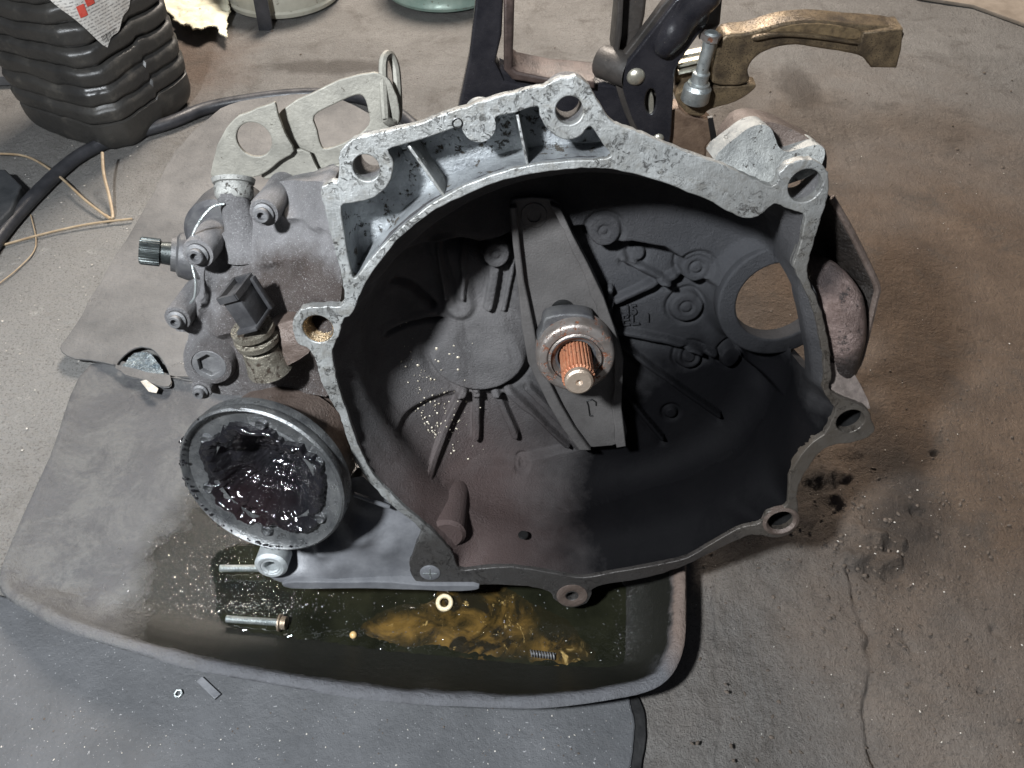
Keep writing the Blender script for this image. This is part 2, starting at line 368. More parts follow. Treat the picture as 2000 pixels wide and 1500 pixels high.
# ================================================================== FLOOR
def mat_floor():
    k = NT("dirty_concrete")
    f = k.mr(k.noise(5, 6, 0.65), 0.3, 0.7); g = k.mr(k.noise(42, 6, 0.7), 0.3, 0.7)
    col = k.mix(f, (0.165, 0.159, 0.150), (0.255, 0.247, 0.234))
    col = k.mix(k.math('MULTIPLY', g, 0.5), col, (0.14, 0.13, 0.12))
    dirt = k.blob((0.64, 0.26, 0), 0.47, 0.24, 0.4, 6, (1, 0.85, 1)); col = k.mix(k.math('MULTIPLY', dirt, 0.92), col, k.mix(k.mr(k.noise(14, 6, .7), .35, .65), (0.088, 0.057, 0.036), (0.150, 0.102, 0.068)))
    bottle_shade = k.blob(G(330, 130), 0.13, 0.06, 0.16, 14); col = k.mix(k.math('MULTIPLY', bottle_shade, .7), col, (0.12, 0.075, 0.05))  # brown shadow beside the bottle, painted into the floor
    oil = k.blob(G(1760, 960), 0.05, 0.03, 0.12, 24, (1.4, .55, 1)); col = k.mix(k.math('MULTIPLY', oil, 0.75), col, (0.045, 0.036, 0.03))
    for px_, py_, r_, q_ in ((1775, 940, .022, (1.6, .6, 1)), (1750, 1050, .028, (1.3, .8, 1)), (1700, 1105, .02, (1, 1, 1)), (1600, 950, .022, (1, 1, 1)), (1560, 170, .05, (1.4, .7, 1)), (640, 130, .06, (.5, 2.2, 1))):
        b_ = k.blob(G(px_, py_), r_, .016, .05, 34, q_); col = k.mix(k.math('MULTIPLY', b_, .6), col, (.040, .032, .026))
    blot = k.mr(k.noise(11, 8, 0.78, dist=.5), 0.52, 0.68); col = k.mix(k.math('MULTIPLY', blot, 0.65), col, (0.075, 0.065, 0.056))
    pale = k.mr(k.noise(24, 7, 0.75, vec=k.mapping(loc=(3, 1, 2))), 0.60, 0.70)
    lf = k.blob(G(40, 620), 0.34, 0.16, 0.12, 9); col = k.mix(k.math('MULTIPLY', lf, .6), col, (.33, .325, .31)); pal = k.math('MULTIPLY', pale, k.blob(G(60, 560), 0.30, 0.14, 0.1, 20)); col = k.mix(k.math('MULTIPLY', pal, 0.75), col, (0.50, 0.49, 0.46))  # lf paints brighter light into the left floor; pal is pale spots
    gr = k.mr(k.noise(330, 5, 0.8), 0.53, 0.64); col = k.mix(k.math('MULTIPLY', gr, 0.7), col, (0.06, 0.05, 0.045))
    wh = k.mr(k.noise(520, 2, 0.6, vec=k.mapping(loc=(5, 5, 5))), 0.70, 0.74); col = k.mix(k.math('MULTIPLY', wh, 0.5), col, (0.5, 0.48, 0.44))
    # faint straight grain of the boarded strip
    st = k.noise(1, 3, 0.6, vec=k.mapping((420, 5, 5))); stm = k.blob(G(1430, 1330), 0.05, 0.02, 0.02, 30, (1, .35, 1))
    col = k.mix(k.math('MULTIPLY', stm, k.mr(st, 0.45, 0.7, 0, .4)), col, (0.09, 0.075, 0.06))
    h = k.math('ADD', k.noise(120, 6, .75), k.math('MULTIPLY', k.noise(600, 4, .7), 0.6))
    return k.done(col, k.mr(k.noise(20, 4), .3, .7, .55, .85), 0.0, k.bump(k.math('ADD', h, k.math('MULTIPLY', k.noise(30, 7, .8), .8)), 0.0050), 0.35)
M_FLOOR = mat_floor()
def axis(a, b, res, lo, hi):
    core = np.arange(a, b, res); out = [core]
    l = []; x = a; s = res
    while x > lo: s *= 1.12; x -= s; l.append(x)
    h = []; x = core[-1]; s = res
    while x < hi: s *= 1.12; x += s; h.append(x)
    return np.concatenate([np.array(l[::-1]), core, np.array(h)])
X, Y = np.meshgrid(axis(-0.62, 0.80, 0.0022, -4, 4), axis(-0.36, 0.62, 0.0022, -3, 5))
H = 0.0016 * fbm(X * 9, Y * 9, 4, 1) + 0.0009 * fbm(X * 60, Y * 60, 3, 4)
def gpoly(pts): return [G(*p)[:2] for p in pts]
wob = 0.010 * fbm(X * 28, Y * 28, 5, 21)
for pts, wd, dp in (([(1655, 1090), (1672, 1130), (1682, 1180), (1690, 1230), (1700, 1290), (1698, 1360), (1700, 1430), (1725, 1500)], .0030, .005),
                    ([(1640, 1165), (1668, 1195)], .002, .003), ([(1675, 1150), (1710, 1180)], .0025, .003), ([(1752, 1245), (1782, 1275)], .003, .003),
                    ([(1940, 1230), (1970, 1255)], .003, .003), ([(1770, 1325), (1800, 1335)], .003, .003), ([(1690, 1040), (1700, 1060)], .004, .004),
                    ([(1400, 1100), (1402, 1300), (1404, 1500)], .0010, .0018), ([(1388, 1270), (1388, 1320)], .0008, .001), ([(1465, 1230), (1467, 1330)], .0008, .001),
                    ([(1880, 640), (2000, 700)], .003, .002), ([(560, 130), (640, 118), (740, 135), (880, 165)], .006, .004), ([(590, 165), (680, 160)], .006, .003),
                    ([(1660, 255), (1680, 290)], .006, .003)):
    H -= 1.5 * dp * np.clip(.75 + 1.6 * fbm(X * 30, Y * 30, 3, 55), .1, 1.6) * np.exp(-(polyd(X + wob, Y + wob, gpoly(pts)) / wd) ** 2)
for px, py, rr, hh in ((1600, 935, .024, .016), (1625, 975, .014, .011), (1640, 930, .014, .010), (1705, 1050, .014, .012), (1760, 1060, .012, .010), (1660, 1095, .012, .010), (1750, 985, .022, .006), (1785, 1035, .020, .006), (1720, 1110, .016, .009), (1745, 1095, .010, .009),
                       (1690, 1085, .010, .006), (1680, 1040, .014, .006), (1655, 880, .016, .005), (1780, 930, .02, .004), (1560, 180, .015, .004), (1600, 220, .02, .005), (1570, 1010, .02, .004), (1640, 1020, .02, .005)):
    cx, cy = G(px, py)[:2]; q = np.hypot(X - cx, (Y - cy) * 1.2) + 0.012 * fbm(X * 45, Y * 45, 4, int(px))
    H += hh * np.clip(1 - q / rr, 0, 1) ** 0.8 * (1 + .6 * fbm(X * 120, Y * 120, 3, 5))
for px, py, rr in ((1740, 1120, .012), (1700, 1120, .010), (1735, 1065, .012), (1790, 1000, .012), (1830, 890, .006), (1545, 150, .008), (1620, 250, .006), (1600, 250, .006), (1660, 320, .005), (1920, 1350, .004)):
    cx, cy = G(px, py)[:2]; q = np.hypot(X - cx, Y - cy) + 0.01 * fbm(X * 70, Y * 70, 3, int(py)); H -= .006 * sstep(1, .4, q / rr)
tag(obj("floor", grid_mesh("floor", X, Y, H), M_FLOOR, None, 180), kind='structure')
# flat grey sheet below the tray
def mat_sheet():
    k = NT("grey_floor_sheet")
    col = k.mix(k.mr(k.noise(9, 6, .65), .3, .7), (0.050, 0.052, 0.055), (0.088, 0.090, 0.095))
    col = k.mix(k.math('MULTIPLY', k.mr(k.noise(26, 6, .7), .58, .68), .6), col, (0.07, 0.07, 0.072))
    col = k.mix(k.math('MULTIPLY', k.mr(k.noise(300, 3, .7), .64, .70), .6), col, (0.04, 0.04, 0.04))
    wh = k.mr(k.noise(420, 2, .6, vec=k.mapping(loc=(4, 2, 0))), .69, .74); col = k.mix(k.math('MULTIPLY', wh, .5), col, (.5, .5, .5))
    return k.done(col, k.mr(k.noise(30, 4), .3, .7, .45, .7), 0.0, k.bump(k.noise(160, 6, .72), .0018), .4)
M_SHEET = mat_sheet()
pts = [G(*p, 0.006)[:2] for p in ((-250, 1600), (-250, 1120), (-60, 1150), (300, 1240), (800, 1320), (1150, 1330), (1215, 1350), (1236, 1390), (1240, 1440), (1232, 1500), (1215, 1600))]
o = prism("floor_sheet", [smooth(pts, 6, jit=.0012, freq=120)], 0.008, 0.0015, M_SHEET, None, .002)
tag(o, "flat dull grey sheet on the floor in front of the black tray", "floor sheet")
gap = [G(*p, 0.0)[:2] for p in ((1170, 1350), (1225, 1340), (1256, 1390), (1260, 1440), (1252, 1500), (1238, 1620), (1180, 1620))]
tag(prism("black_gap", [smooth(gap, 6, jit=.0015, freq=120)], 0.0052, 0.0005, M_DARK, None, .0005), kind='stuff')  # dark gap beside the sheet, painted as a black strip
# ================================================================== TRAY
def mat_tray():
    k = NT("tray_plastic")
    col = k.mix(k.mr(k.noise(12, 6, .65), .3, .7), (0.050, 0.050, 0.054), (0.085, 0.085, 0.09))
    dust = k.blob((-0.40, 0.03, 0.02), 0.24, 0.05, 0.10, 14, (1, .8, 1)); dn = k.math('MULTIPLY', k.mr(k.noise(13, 8, .78, dist=.7), .44, .56, .25, 1.0), k.mr(k.noise(150, 5, .75), .40, .55, .6, 1.0))
    col = k.mix(k.math('MULTIPLY', dust, dn), col, (0.112, 0.112, 0.110))
    sx = k.t.nodes.new('ShaderNodeSeparateXYZ'); k.link(k.co, sx.inputs[0])
    rim = k.mr(k.math('ADD', sx.outputs[2], k.math('MULTIPLY', k.math('SUBTRACT', k.noise(30, 5, .7), .5), .02)), .040, .047)
    col = k.mix(k.math('MULTIPLY', rim, k.mr(k.noise(34, 7, .75), .36, .62, .25, 1.0)), col, (0.098, 0.100, 0.108))
    brn = k.blob((0.185, -0.05, 0.05), .13, .03, .03, 20, (2.4, .9, 1)); col = k.mix(k.math('MULTIPLY', k.math('MULTIPLY', brn, rim), .8), col, (.15, .105, .08))
    wet = k.blob((-0.10, -0.05, 0.0), 0.285, 0.022, 0.08, 22, (1, 1.25, 1.3))
    wet2 = k.math('MULTIPLY', wet, k.mr(rim, 0, 1, 1, 0))
    col = k.mix(k.math('MULTIPLY', wet2, .95), col, (0.009, 0.009, 0.0065))
    rg = k.mixf(wet2, k.mr(k.noise(40, 4), .3, .7, .45, .7), 0.17)
    h = k.math('MULTIPLY', k.math('ADD', k.noise(150, 5, .7), k.math('MULTIPLY', k.noise(900, 3, .7), .35)), k.mr(wet2, 0, 1, 1, .45))
    return k.done(col, rg, 0.0, k.bump(h, .0028), .5)
M_TRAY = mat_tray()
RIM = [(7, 1138, .028), (70, 1186, .038), (160, 1229, .046), (400, 1297, .05), (700, 1349, .05), (900, 1365, .05), (1060, 1369, .05), (1200, 1351, .05), (1285, 1325, .05), (1322, 1270, .05), (1330, 1190, .05), (1330, 1090, .05), (1325, 930, .045), (1180, 800, .035), (720, 765, .03), (520, 770, .02), (330, 735, .013), (180, 715, .013), (105, 890, .016), (35, 1045, .02)]
BOT = [(116, 1142, .006), (150, 1160, .006), (205, 1178, .006), (420, 1216, .006), (700, 1256, .006), (900, 1278, .006), (1060, 1293, .006), (1170, 1298, .006), (1203, 1294, .006), (1212, 1280, .006), (1214, 1200, .006), (1214, 1090, .006), (1210, 960, .006), (1120, 860, .006), (760, 820, .006), (600, 800, .006), (420, 800, .006), (370, 830, .006), (345, 930, .006), (240, 1060, .006)]
Nn = len(RIM) * 5
rimS = smooth([G(*p) for p in RIM], 5); botS = smooth([G(*p) for p in BOT], 5)
bm = bmesh.new(); cen = np.mean(np.array(botS), 0); loops = []
def lerp(a, b, t): return tuple(np.array(a) * (1 - t) + np.array(b) * t)
def ring(fn): loops.append([bm.verts.new(fn(i)) for i in range(Nn)])
def rimout(i, dx, dz):
    p = np.array(rimS[i]); t = np.array(rimS[(i + 1) % Nn]) - np.array(rimS[i - 1]); nrm = np.array([t[1], -t[0], 0]); nrm /= np.linalg.norm(nrm) + 1e-9
    if np.dot(nrm[:2], (p - cen)[:2]) < 0: nrm = -nrm
    return tuple(p + nrm * dx + np.array([0, 0, max(dz, .001 - p[2])]))
ring(lambda i: rimout(i, -.006, -.040)); ring(lambda i: rimout(i, .003, -.010)); rw = lambda i, k_: .0012 * float(fbm(np.array([rimS[i][0] * 14]), np.array([rimS[i][1] * 14 + k_]), 4, 6)[0])
ring(lambda i: rimout(i, .0056 + rw(i, 0), -.0022)); ring(lambda i: rimout(i, .0035 + rw(i, 0), 0 + rw(i, 5))); ring(lambda i: rimout(i, -.0035 + rw(i, 9), -.0012 + rw(i, 5))); ring(lambda i: rimout(i, -.0060 + rw(i, 9), -.0036))
for t in (.12, .3, .5, .7, .85, .94, 1.0):
    def fn(i, t=t):
        p = np.array(lerp(rimout(i, -.0068, -.006), botS[i], t)); p[2] -= .006 * math.sin(math.pi * min(t, 1)) * (rimS[i][2] > .04)
        q = fbm(np.array([p[0] * 22]), np.array([p[1] * 22]), 3, 8)[0]; p[2] += .0025 * q * math.sin(math.pi * t)
        return tuple(p)
    ring(fn)
for t in (.15, .4, .7):
    ring(lambda i, t=t: lerp(botS[i], (cen[0], cen[1], .006), t))
c0 = bm.verts.new((cen[0], cen[1], .006))
for a, b in zip(loops[:-1], loops[1:]):
    for i in range(Nn): bm.faces.new((a[i], a[(i + 1) % Nn], b[(i + 1) % Nn], b[i]))
for i in range(Nn): bm.faces.new((loops[-1][i], loops[-1][(i + 1) % Nn], c0))
bmesh.ops.recalc_face_normals(bm, faces=bm.faces)
o = obj("drip_tray", bm, M_TRAY, None, 60)
tag(o, "dark plastic tray wet with oil under the gearbox, with a turned up front rim", "drip tray")
# oil standing in the tray and the ochre sludge
def puddle(name, pts, z, mat, amp, res=.0016, fr=90, seed=2, edge=.006, jit=.002, jf=25):
    ol = smooth([G(*p, z)[:2] for p in pts], 6, jit=jit, freq=jf, seed=seed); A = np.array(ol)
    X, Y = np.meshgrid(np.arange(A[:, 0].min() - .004, A[:, 0].max() + .004, res), np.arange(A[:, 1].min() - .004, A[:, 1].max() + .004, res))
    m = inpoly(X, Y, ol); dd = np.min(np.hypot(X[..., None] - A[:, 0], Y[..., None] - A[:, 1]), -1)
    m2 = m | (dd < res * 1.5)
    Z = z + sstep(0, edge, np.where(m, dd, 0)) * (.0012 + amp * (fbm(X * fr, Y * fr, 4, seed) + .25)) - np.where(m, 0, .002)
    return obj(name, grid_mesh(name, X, Y, Z, m2), mat, None, 180)
k = NT("dark_engine_oil")
col = k.mix(k.mr(k.noise(25, 4), .35, .65), (0.006, 0.0065, 0.004), (0.013, 0.0135, 0.008))
M_OIL = k.done(col, .06, 0, k.bump(k.noise(60, 3, .6), .0008), .6)
tag(puddle("oil_puddle", [(420, 1140), (410, 1100), (440, 1070), (500, 1060), (560, 1080), (800, 1100), (1000, 1110), (1228, 1140), (1228, 1250), (1222, 1312), (1050, 1306), (820, 1282), (600, 1252), (440, 1222)], .0068, M_OIL, .0002, .003), kind='stuff')
k = NT("ochre_sludge")
f = k.mr(k.noise(26, 5, .62, dist=1.5), .38, .66)
col = k.mix(f, (0.020, 0.014, 0.005), (0.115, 0.068, 0.018)); col = k.mix(k.mr(k.noise(22, 5, .65, vec=k.mapping(loc=(2, 3, 1)), dist=1.2), .44, .58), col, (0.012, 0.010, 0.006))
col = k.mix(k.mr(k.noise(34, 6, .7, vec=k.mapping(loc=(7, 3, 1)), dist=1.8), .60, .70), col, (.42, .29, .11))
sm = None
for px_, py_, r_, q_ in ((800, 1228, .030, (.75, 2.2, 1)), (890, 1185, .024, (1, 1, 1)), (985, 1215, .028, (1, 1, 1)), (930, 1255, .036, (.7, 2.0, 1)), (1085, 1272, .020, (.9, 1.4, 1))):
    b_ = k.blob(G(px_, py_, .008), r_, .013, .040, 26, q_); sm = b_ if sm is None else k.math('MAXIMUM', sm, b_)
col = k.mix(sm, (0.012, 0.011, 0.006), col)
M_SLUDGE = k.done(col, .16, 0, k.bump(k.noise(110, 3, .6), .0008), .5)
o = puddle("oil_sludge", [(690, 1215), (770, 1180), (830, 1165), (860, 1130), (960, 1130), (1030, 1150), (1080, 1180), (1140, 1220), (1180, 1300), (1080, 1306), (980, 1298), (880, 1286), (800, 1274), (700, 1256)], .0076, M_SLUDGE, .0007, .0012, 60, 6, .020, .006, 40)
tag(o, kind='stuff')
# ================================================================== GREY MAT with a torn hole
M_MAT = simple("grey_mat", (0.088, 0.087, 0.086), (0.155, 0.151, 0.146), 11, (.55, .8), 0, .0022, ((.32, .31, .29), 45, .66), bscale=150)
matol = [(122, 690, .014), (150, 640, .013), (230, 500, .013), (300, 380, .014), (345, 300, .014), (395, 245, .014), (470, 200, .015), (640, 190, .015), (760, 260, .015), (800, 420, .015), (740, 620, .016), (640, 740, .016), (520, 765, .017), (400, 748, .017), (330, 735, .016), (220, 715, .016)]
hole = [G(*p, .015)[:2] for p in ((228, 716), (245, 695), (268, 681), (295, 683), (318, 705), (333, 740), (330, 756), (305, 752), (280, 742), (255, 736), (238, 726))]
ol = smooth([G(*p)[:2] for p in matol], 5, jit=.004, freq=40)
o = prism("floor_mat", [ol, smooth(hole, 3, jit=.001)], .0175, .0145, M_MAT, None, .001); tag(o, "grey dusty mat with a torn hole left of the gearbox", "mat")
M_FOIL = simple("crumpled_foil", (.10, .13, .15), (.24, .28, .30), 70, (.15, .35), .5, .006, bscale=90)
fo = [G(*p, .014)[:2] for p in ((236, 722), (262, 692), (290, 690), (312, 712), (326, 745), (300, 752), (262, 738))]
X, Y = np.meshgrid(np.arange(-.47, -.36, .0012), np.arange(.05, .16, .0012)); fo_c = np.mean(fo, 0)
X += fo_c[0] + .415; Y += fo_c[1] - .105
me = grid_mesh("foil_scrap", X, Y, .0145 + .006 * np.abs(fbm(X * 55, Y * 55, 3, 3)), inpoly(X, Y, smooth(fo, 3)))
tag(obj("foil_scrap", me, M_FOIL, None, 20), "crumpled shiny bluish scrap seen through the torn hole in the grey mat", "scrap")
pa = [G(*p, .019)[:2] for p in ((274, 744), (285, 741), (309, 758), (305, 767), (290, 764))]
tag(prism("paper_chip", [pa], .0185, .0176, M_CHIP, None, .0002), "white paper chip lying on the lower edge of the torn hole", "paper chip")
# ================================================================== GEARBOX
gear = thing("gearbox", "dirty aluminium car gearbox lying with its open bell housing towards the viewer", "gearbox", GB)
P = GB.P
def L(pts, d=0.0): return [P(x, y, d)[:2] for x, y in pts]
OUT = [(680, 277), (705, 268), (740, 259), (824, 238), (897, 213), (985, 185), (1060, 168), (1075, 160), (1095, 152), (1125, 150), (1148, 163), (1167, 196), (1195, 238), (1225, 250), (1265, 266), (1332, 294), (1395, 316), (1447, 338), (1500, 362), (1517, 356), (1525, 335), (1545, 318), (1573, 311), (1603, 320), (1618, 345), (1616, 385), (1602, 434), (1588, 483), (1579, 518), (1580, 545), (1598, 591), (1612, 637), (1621, 690), (1624, 735), (1618, 752), (1626, 766), (1660, 785), (1694, 800), (1704, 824), (1709, 842), (1682, 860), (1640, 868), (1606, 880), (1578, 915), (1559, 955), (1558, 990), (1561, 1018), (1546, 1040), (1515, 1050), (1470, 1045), (1440, 1055), (1375, 1086), (1325, 1110), (1250, 1131), (1165, 1146), (1154, 1166), (1140, 1181), (1110, 1187), (1085, 1173), (1072, 1156), (1030, 1146), (960, 1142), (890, 1146), (850, 1146), (815, 1138), (800, 1110), (806, 1080), (822, 1045), (818, 1030), (765, 987), (720, 941), (695, 902), (677, 854), (664, 815), (648, 785), (634, 760), (624, 735), (617, 708), (606, 686), (582, 670), (571, 640), (580, 612), (597, 602), (635, 599), (668, 595), (671, 559), (657, 504), (643, 446), (632, 400), (627, 368), (645, 356), (661, 350), (662, 312), (668, 290)]
BORE = [(687, 614), (705, 572), (729, 531), (775, 472), (827, 427), (880, 395), (950, 364), (1020, 343), (1090, 332), (1150, 329), (1195, 332), (1237, 340), (1307, 361), (1377, 389), (1430, 417), (1463, 428), (1486, 420), (1505, 402), (1520, 400), (1545, 410), (1572, 421), (1570, 445), (1562, 482), (1551, 516), (1557, 538), (1577, 577), (1595, 627), (1606, 682), (1611, 735), (1607, 760), (1622, 785), (1632, 800), (1622, 825), (1610, 848), (1582, 868), (1560, 897), (1542, 932), (1538, 985), (1520, 994), (1498, 1002), (1484, 1022), (1440, 1034), (1375, 1071), (1325, 1095), (1200, 1118), (1140, 1128), (1082, 1120), (1000, 1108), (930, 1112), (898, 1112), (886, 1085), (868, 1062), (845, 1040), (826, 1022), (772, 974), (729, 927), (708, 888), (690, 844), (676, 800), (662, 757), (652, 715), (650, 695), (652, 677), (664, 650), (671, 624)]
POCK = [(667, 403), (671, 446), (679, 498), (688, 540), (697, 540), (708, 527), (745, 482), (795, 434), (850, 394), (910, 361), (980, 336), (1040, 322), (1100, 315), (1160, 312), (1188, 308), (1192, 300), (1177, 280), (1157, 249), (1148, 250), (1134, 266), (1110, 273), (1085, 265), (1065, 246), (1055, 226), (1049, 208), (1006, 220), (969, 229), (968, 245), (961, 266), (943, 279), (922, 275), (907, 260), (899, 247), (845, 266), (792, 282), (759, 292), (769, 318), (764, 350), (747, 374), (722, 389), (690, 397)]
outS = smooth(L(OUT), 5, jit=.0012, freq=330); boreS = smooth(L(BORE), 4, jit=.0011, freq=330, seed=8); pockS = smooth(L(POCK), 3, jit=.0007, freq=260, seed=4)
HOLES = [(715, 328, 26), (1112, 216, 27), (1573, 363, 33), (621, 643, 30), (1661, 823, 27), (1525, 1018, 28), (1117, 1165, 11)]
hl = [circ(P(x, y)[:2], GB.r(x, y, r_), 36) for x, y, r_ in HOLES]
o = prism("mating_flange", [outS, boreS, pockS] + hl, 0.0, -.009, M_FL, gear, .0009, seg=2)
# bosses behind each bolt hole
for x, y, r_, R_, dp in ((715, 328, 26, 52, .034), (1112, 216, 27, 60, .034), (1573, 363, 33, 44, .03), (621, 643, 30, 46, .03), (1661, 823, 27, 38, .022), (1525, 1018, 28, 36, .02), (1117, 1165, 11, 32, .016)):
    c = P(x, y); a, b = GB.r(x, y, r_), GB.r(x, y, R_) * .93
    lathe("bolt_boss", ([(0, -dp)] if y > 700 else []) + [(a, -.0085) if y <= 700 else (a, -dp), (a, -dp) if y <= 700 else (a, -.0085)] + ([(b * .94, -dp), (b, -.0095), (a, -.0085)] if y <= 700 else [(b, -.0095), (b * .94, -dp - .002), (0, -dp - .002)]), c, M_DARK if y > 700 else M_CASE, gear, 36)  # lower holes closed and coloured black for the dark inside them
# threaded bore in the left boss
bm = bmesh.new(); c = P(621, 643); r_ = GB.r(621, 643, 30)
pf = []
for i in range(9): pf += [(r_ * .99, -.001 - i * .0026), (r_ * .91, -.0023 - i * .0026)]
pf += [(0, -.026)]
lathe("thread_insert", pf, c, simple("brass_thread", (.22, .15, .08), (.38, .30, .2), 200, (.2, .4), .8, .0004), gear, 36)
# blind round pad + oil drop on the upper flange
lathe("round_pad", [(0, .0003), (GB.r(935, 245, 33), .0003), (GB.r(935, 245, 34), -.001), (GB.r(935, 245, 33), -.03)], P(935, 244), M_FL, gear)
lathe("dowel_hole", [(GB.r(893, 240, 11), .0009), (GB.r(893, 240, 9), .0012), (GB.r(893, 240, 7), -.002), (0, -.004)], P(893, 240), M_DARK, gear, 20)
# pocket: sloped sides and floor
bm = bmesh.new(); cP = np.mean(np.array(pockS), 0); lo = []
cl = smooth(L([(700, 500), (760, 430), (830, 370), (920, 325), (1000, 300), (1080, 290), (1170, 290)]), 6, closed=False)
def pull(p, t):
    A = np.array(cl); q = A[np.argmin(np.hypot(A[:, 0] - p[0], A[:, 1] - p[1]))]
    return (p[0] + (q[0] - p[0]) * t, p[1] + (q[1] - p[1]) * t)
for t, d in ((-.0, -.004), (.03, -.012), (.10, -.024), (.18, -.030), (.28, -.032)):
    lo.append([bm.verts.new((*pull(p, t), d)) for p in pockS])
n_ = len(pockS)
for a, b in zip(lo[:-1], lo[1:]):
    for i in range(n_): bm.faces.new((a[i], a[(i + 1) % n_], b[(i + 1) % n_], b[i]))
try: bm.faces.new(lo[-1])
except ValueError: pass
bmesh.ops.triangulate(bm, faces=[f for f in bm.faces if len(f.verts) > 4])
bmesh.ops.recalc_face_normals(bm, faces=bm.faces)
o = obj("casting_pocket", bm, M_POCK, gear, 50)
for a, b, wd in (((798, 284), (868, 383), 7), ((1010, 222), (1030, 320), 6)):
    pa, pb = np.array(P(*a, -.004)[:2]), np.array(P(*b, -.004)[:2]); t = (pb - pa); nn = np.array([-t[1], t[0]]); nn /= np.linalg.norm(nn); h = GB.r(900, 300, wd) * .5
    prism("pocket_rib", [[tuple(pa + nn * h), tuple(pa - nn * h), tuple(pb - nn * h), tuple(pb + nn * h)]], -.003, -.034, M_FL, gear, .0010)
# bell wall
cB = np.mean(np.array(boreS), 0); bm = bmesh.new()
_b = np.array(boreS); _k = np.exp(-(np.arange(-45, 46) / 17.0) ** 2); _k /= _k.sum()
bowl = np.stack([np.convolve(np.r_[_b[-45:, i], _b[:, i], _b[:45, i]], _k, 'valid') for i in (0, 1)], 1)   # the bore outline without its lugs
pxb = smooth([(x, y) for x, y in BORE], 4)
dep = np.array([.027 + .079 * (1 - float(sstep(1500, 1530, np.array(x)) * sstep(528, 552, np.array(y)) * sstep(800, 772, np.array(y)))) for x, y in pxb])
nb = len(boreS); rings = []
def wallpt(i, t, out=0.0):
    f_ = float(sstep(.0, .30, np.array(t))); x, y = np.array(boreS[i]) * (1 - f_) + bowl[i] * f_; d = -.004 - (dep[i] - .004) * t
    s_ = 1 - .026 * float(sstep(0, .35, np.array(t))); vx, vy = (x - cB[0]), (y - cB[1]); l_ = math.hypot(vx, vy)
    wob_ = .0008 * fbm(np.array([math.atan2(vy, vx) * 9]), np.array([d * 70]), 3, 3)[0] if not out else 0
    return bm.verts.new((cB[0] + vx * (s_ + (out + wob_) / l_), cB[1] + vy * (s_ + (out + wob_) / l_), d))
for t in (0, .08, .2, .35, .5, .65, .8, .92, 1.0): rings.append([wallpt(i, t) for i in range(nb)])
for t in (1.0, .5, .02): rings.append([wallpt(i, t, .0065) for i in range(nb)])
for a, b in zip(rings, rings[1:] + rings[:1]):
    for i in range(nb): bm.faces.new((a[i], a[(i + 1) % nb], b[(i + 1) % nb], b[i]))
bmesh.ops.recalc_face_normals(bm, faces=bm.faces)
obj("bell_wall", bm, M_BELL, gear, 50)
# end wall of the bell: one cast surface with dome, ribs, bosses and the starter opening
DB = -.105
res = .0011
bA = np.array(boreS)
X, Y = np.meshgrid(np.arange(bA[:, 0].min() - .004, bA[:, 0].max() + .004, res), np.arange(bA[:, 1].min() - .004, bA[:, 1].max() + .004, res))
shr = [(cB[0] + (x - cB[0]) * .974, cB[1] + (y - cB[1]) * .974) for x, y in bowl]
mask = inpoly(X, Y, [(cB[0] + (x - cB[0]) * 1.006, cB[1] + (y - cB[1]) * 1.006) for x, y in shr])
S = shr[::2]
dw = polyd(X, Y, S + S[:1])
Z = np.full(X.shape, DB) + .0006 * fbm(X * 40, Y * 40, 4, 2)
def q2(px, py, d=DB): return P(px, py, d)[:2]
def rr_(px, py, r_): return GB.r(px, py, r_, DB)
wb = .0009 * fbm(X * 55, Y * 55, 3, 31); Xw, Yw = X + wb, Y + .0009 * fbm(X * 55, Y * 55, 3, 77)
# fillet to the wall, broad on the left
ang = np.arctan2(Y - cB[1], X - cB[0])
leftness = sstep(0.3, -0.5, np.cos(ang)) * sstep(.9, .2, np.sin(ang))
fw = .030 + .034 * leftness
wq = np.where(inpoly(X, Y, shr), dw, 0); Z += np.where(wq < fw, (fw - np.sqrt(np.maximum(fw ** 2 - (fw - wq) ** 2, 0))) * np.minimum(1, .060 / fw), 0)
# outer ledge above a stepped contour (right and top)
ledge = [q2(*p) for p in ((800, 455), (880, 462), (945, 478), (1000, 450), (1130, 440), (1175, 470), (1230, 468), (1290, 480), (1322, 500), (1345, 540), (1385, 545), (1402, 600), (1430, 660), (1450, 700), (1500, 735), (1520, 800), (1480, 900), (1900, 900), (1900, 100), (700, 100), (740, 400))]
lm = inpoly(Xw, Yw, ledge); ld = polyd(Xw, Yw, ledge[:17])
Z += np.where(lm, sstep(0, .006, ld) * .015, 0) - np.where(~lm, .006 * np.exp(-(ld / .010) ** 2), 0)
# raise the ground round the starter hole
hc = P(1523, 592, -.07); hr = GB.r(1523, 592, 84, -.07)
hd = np.hypot(X - hc[0], Y - hc[1]); Z = np.where(True, Z + (-.072 - Z) * sstep(hr * 1.75, hr * 1.15, hd) * .9, Z)
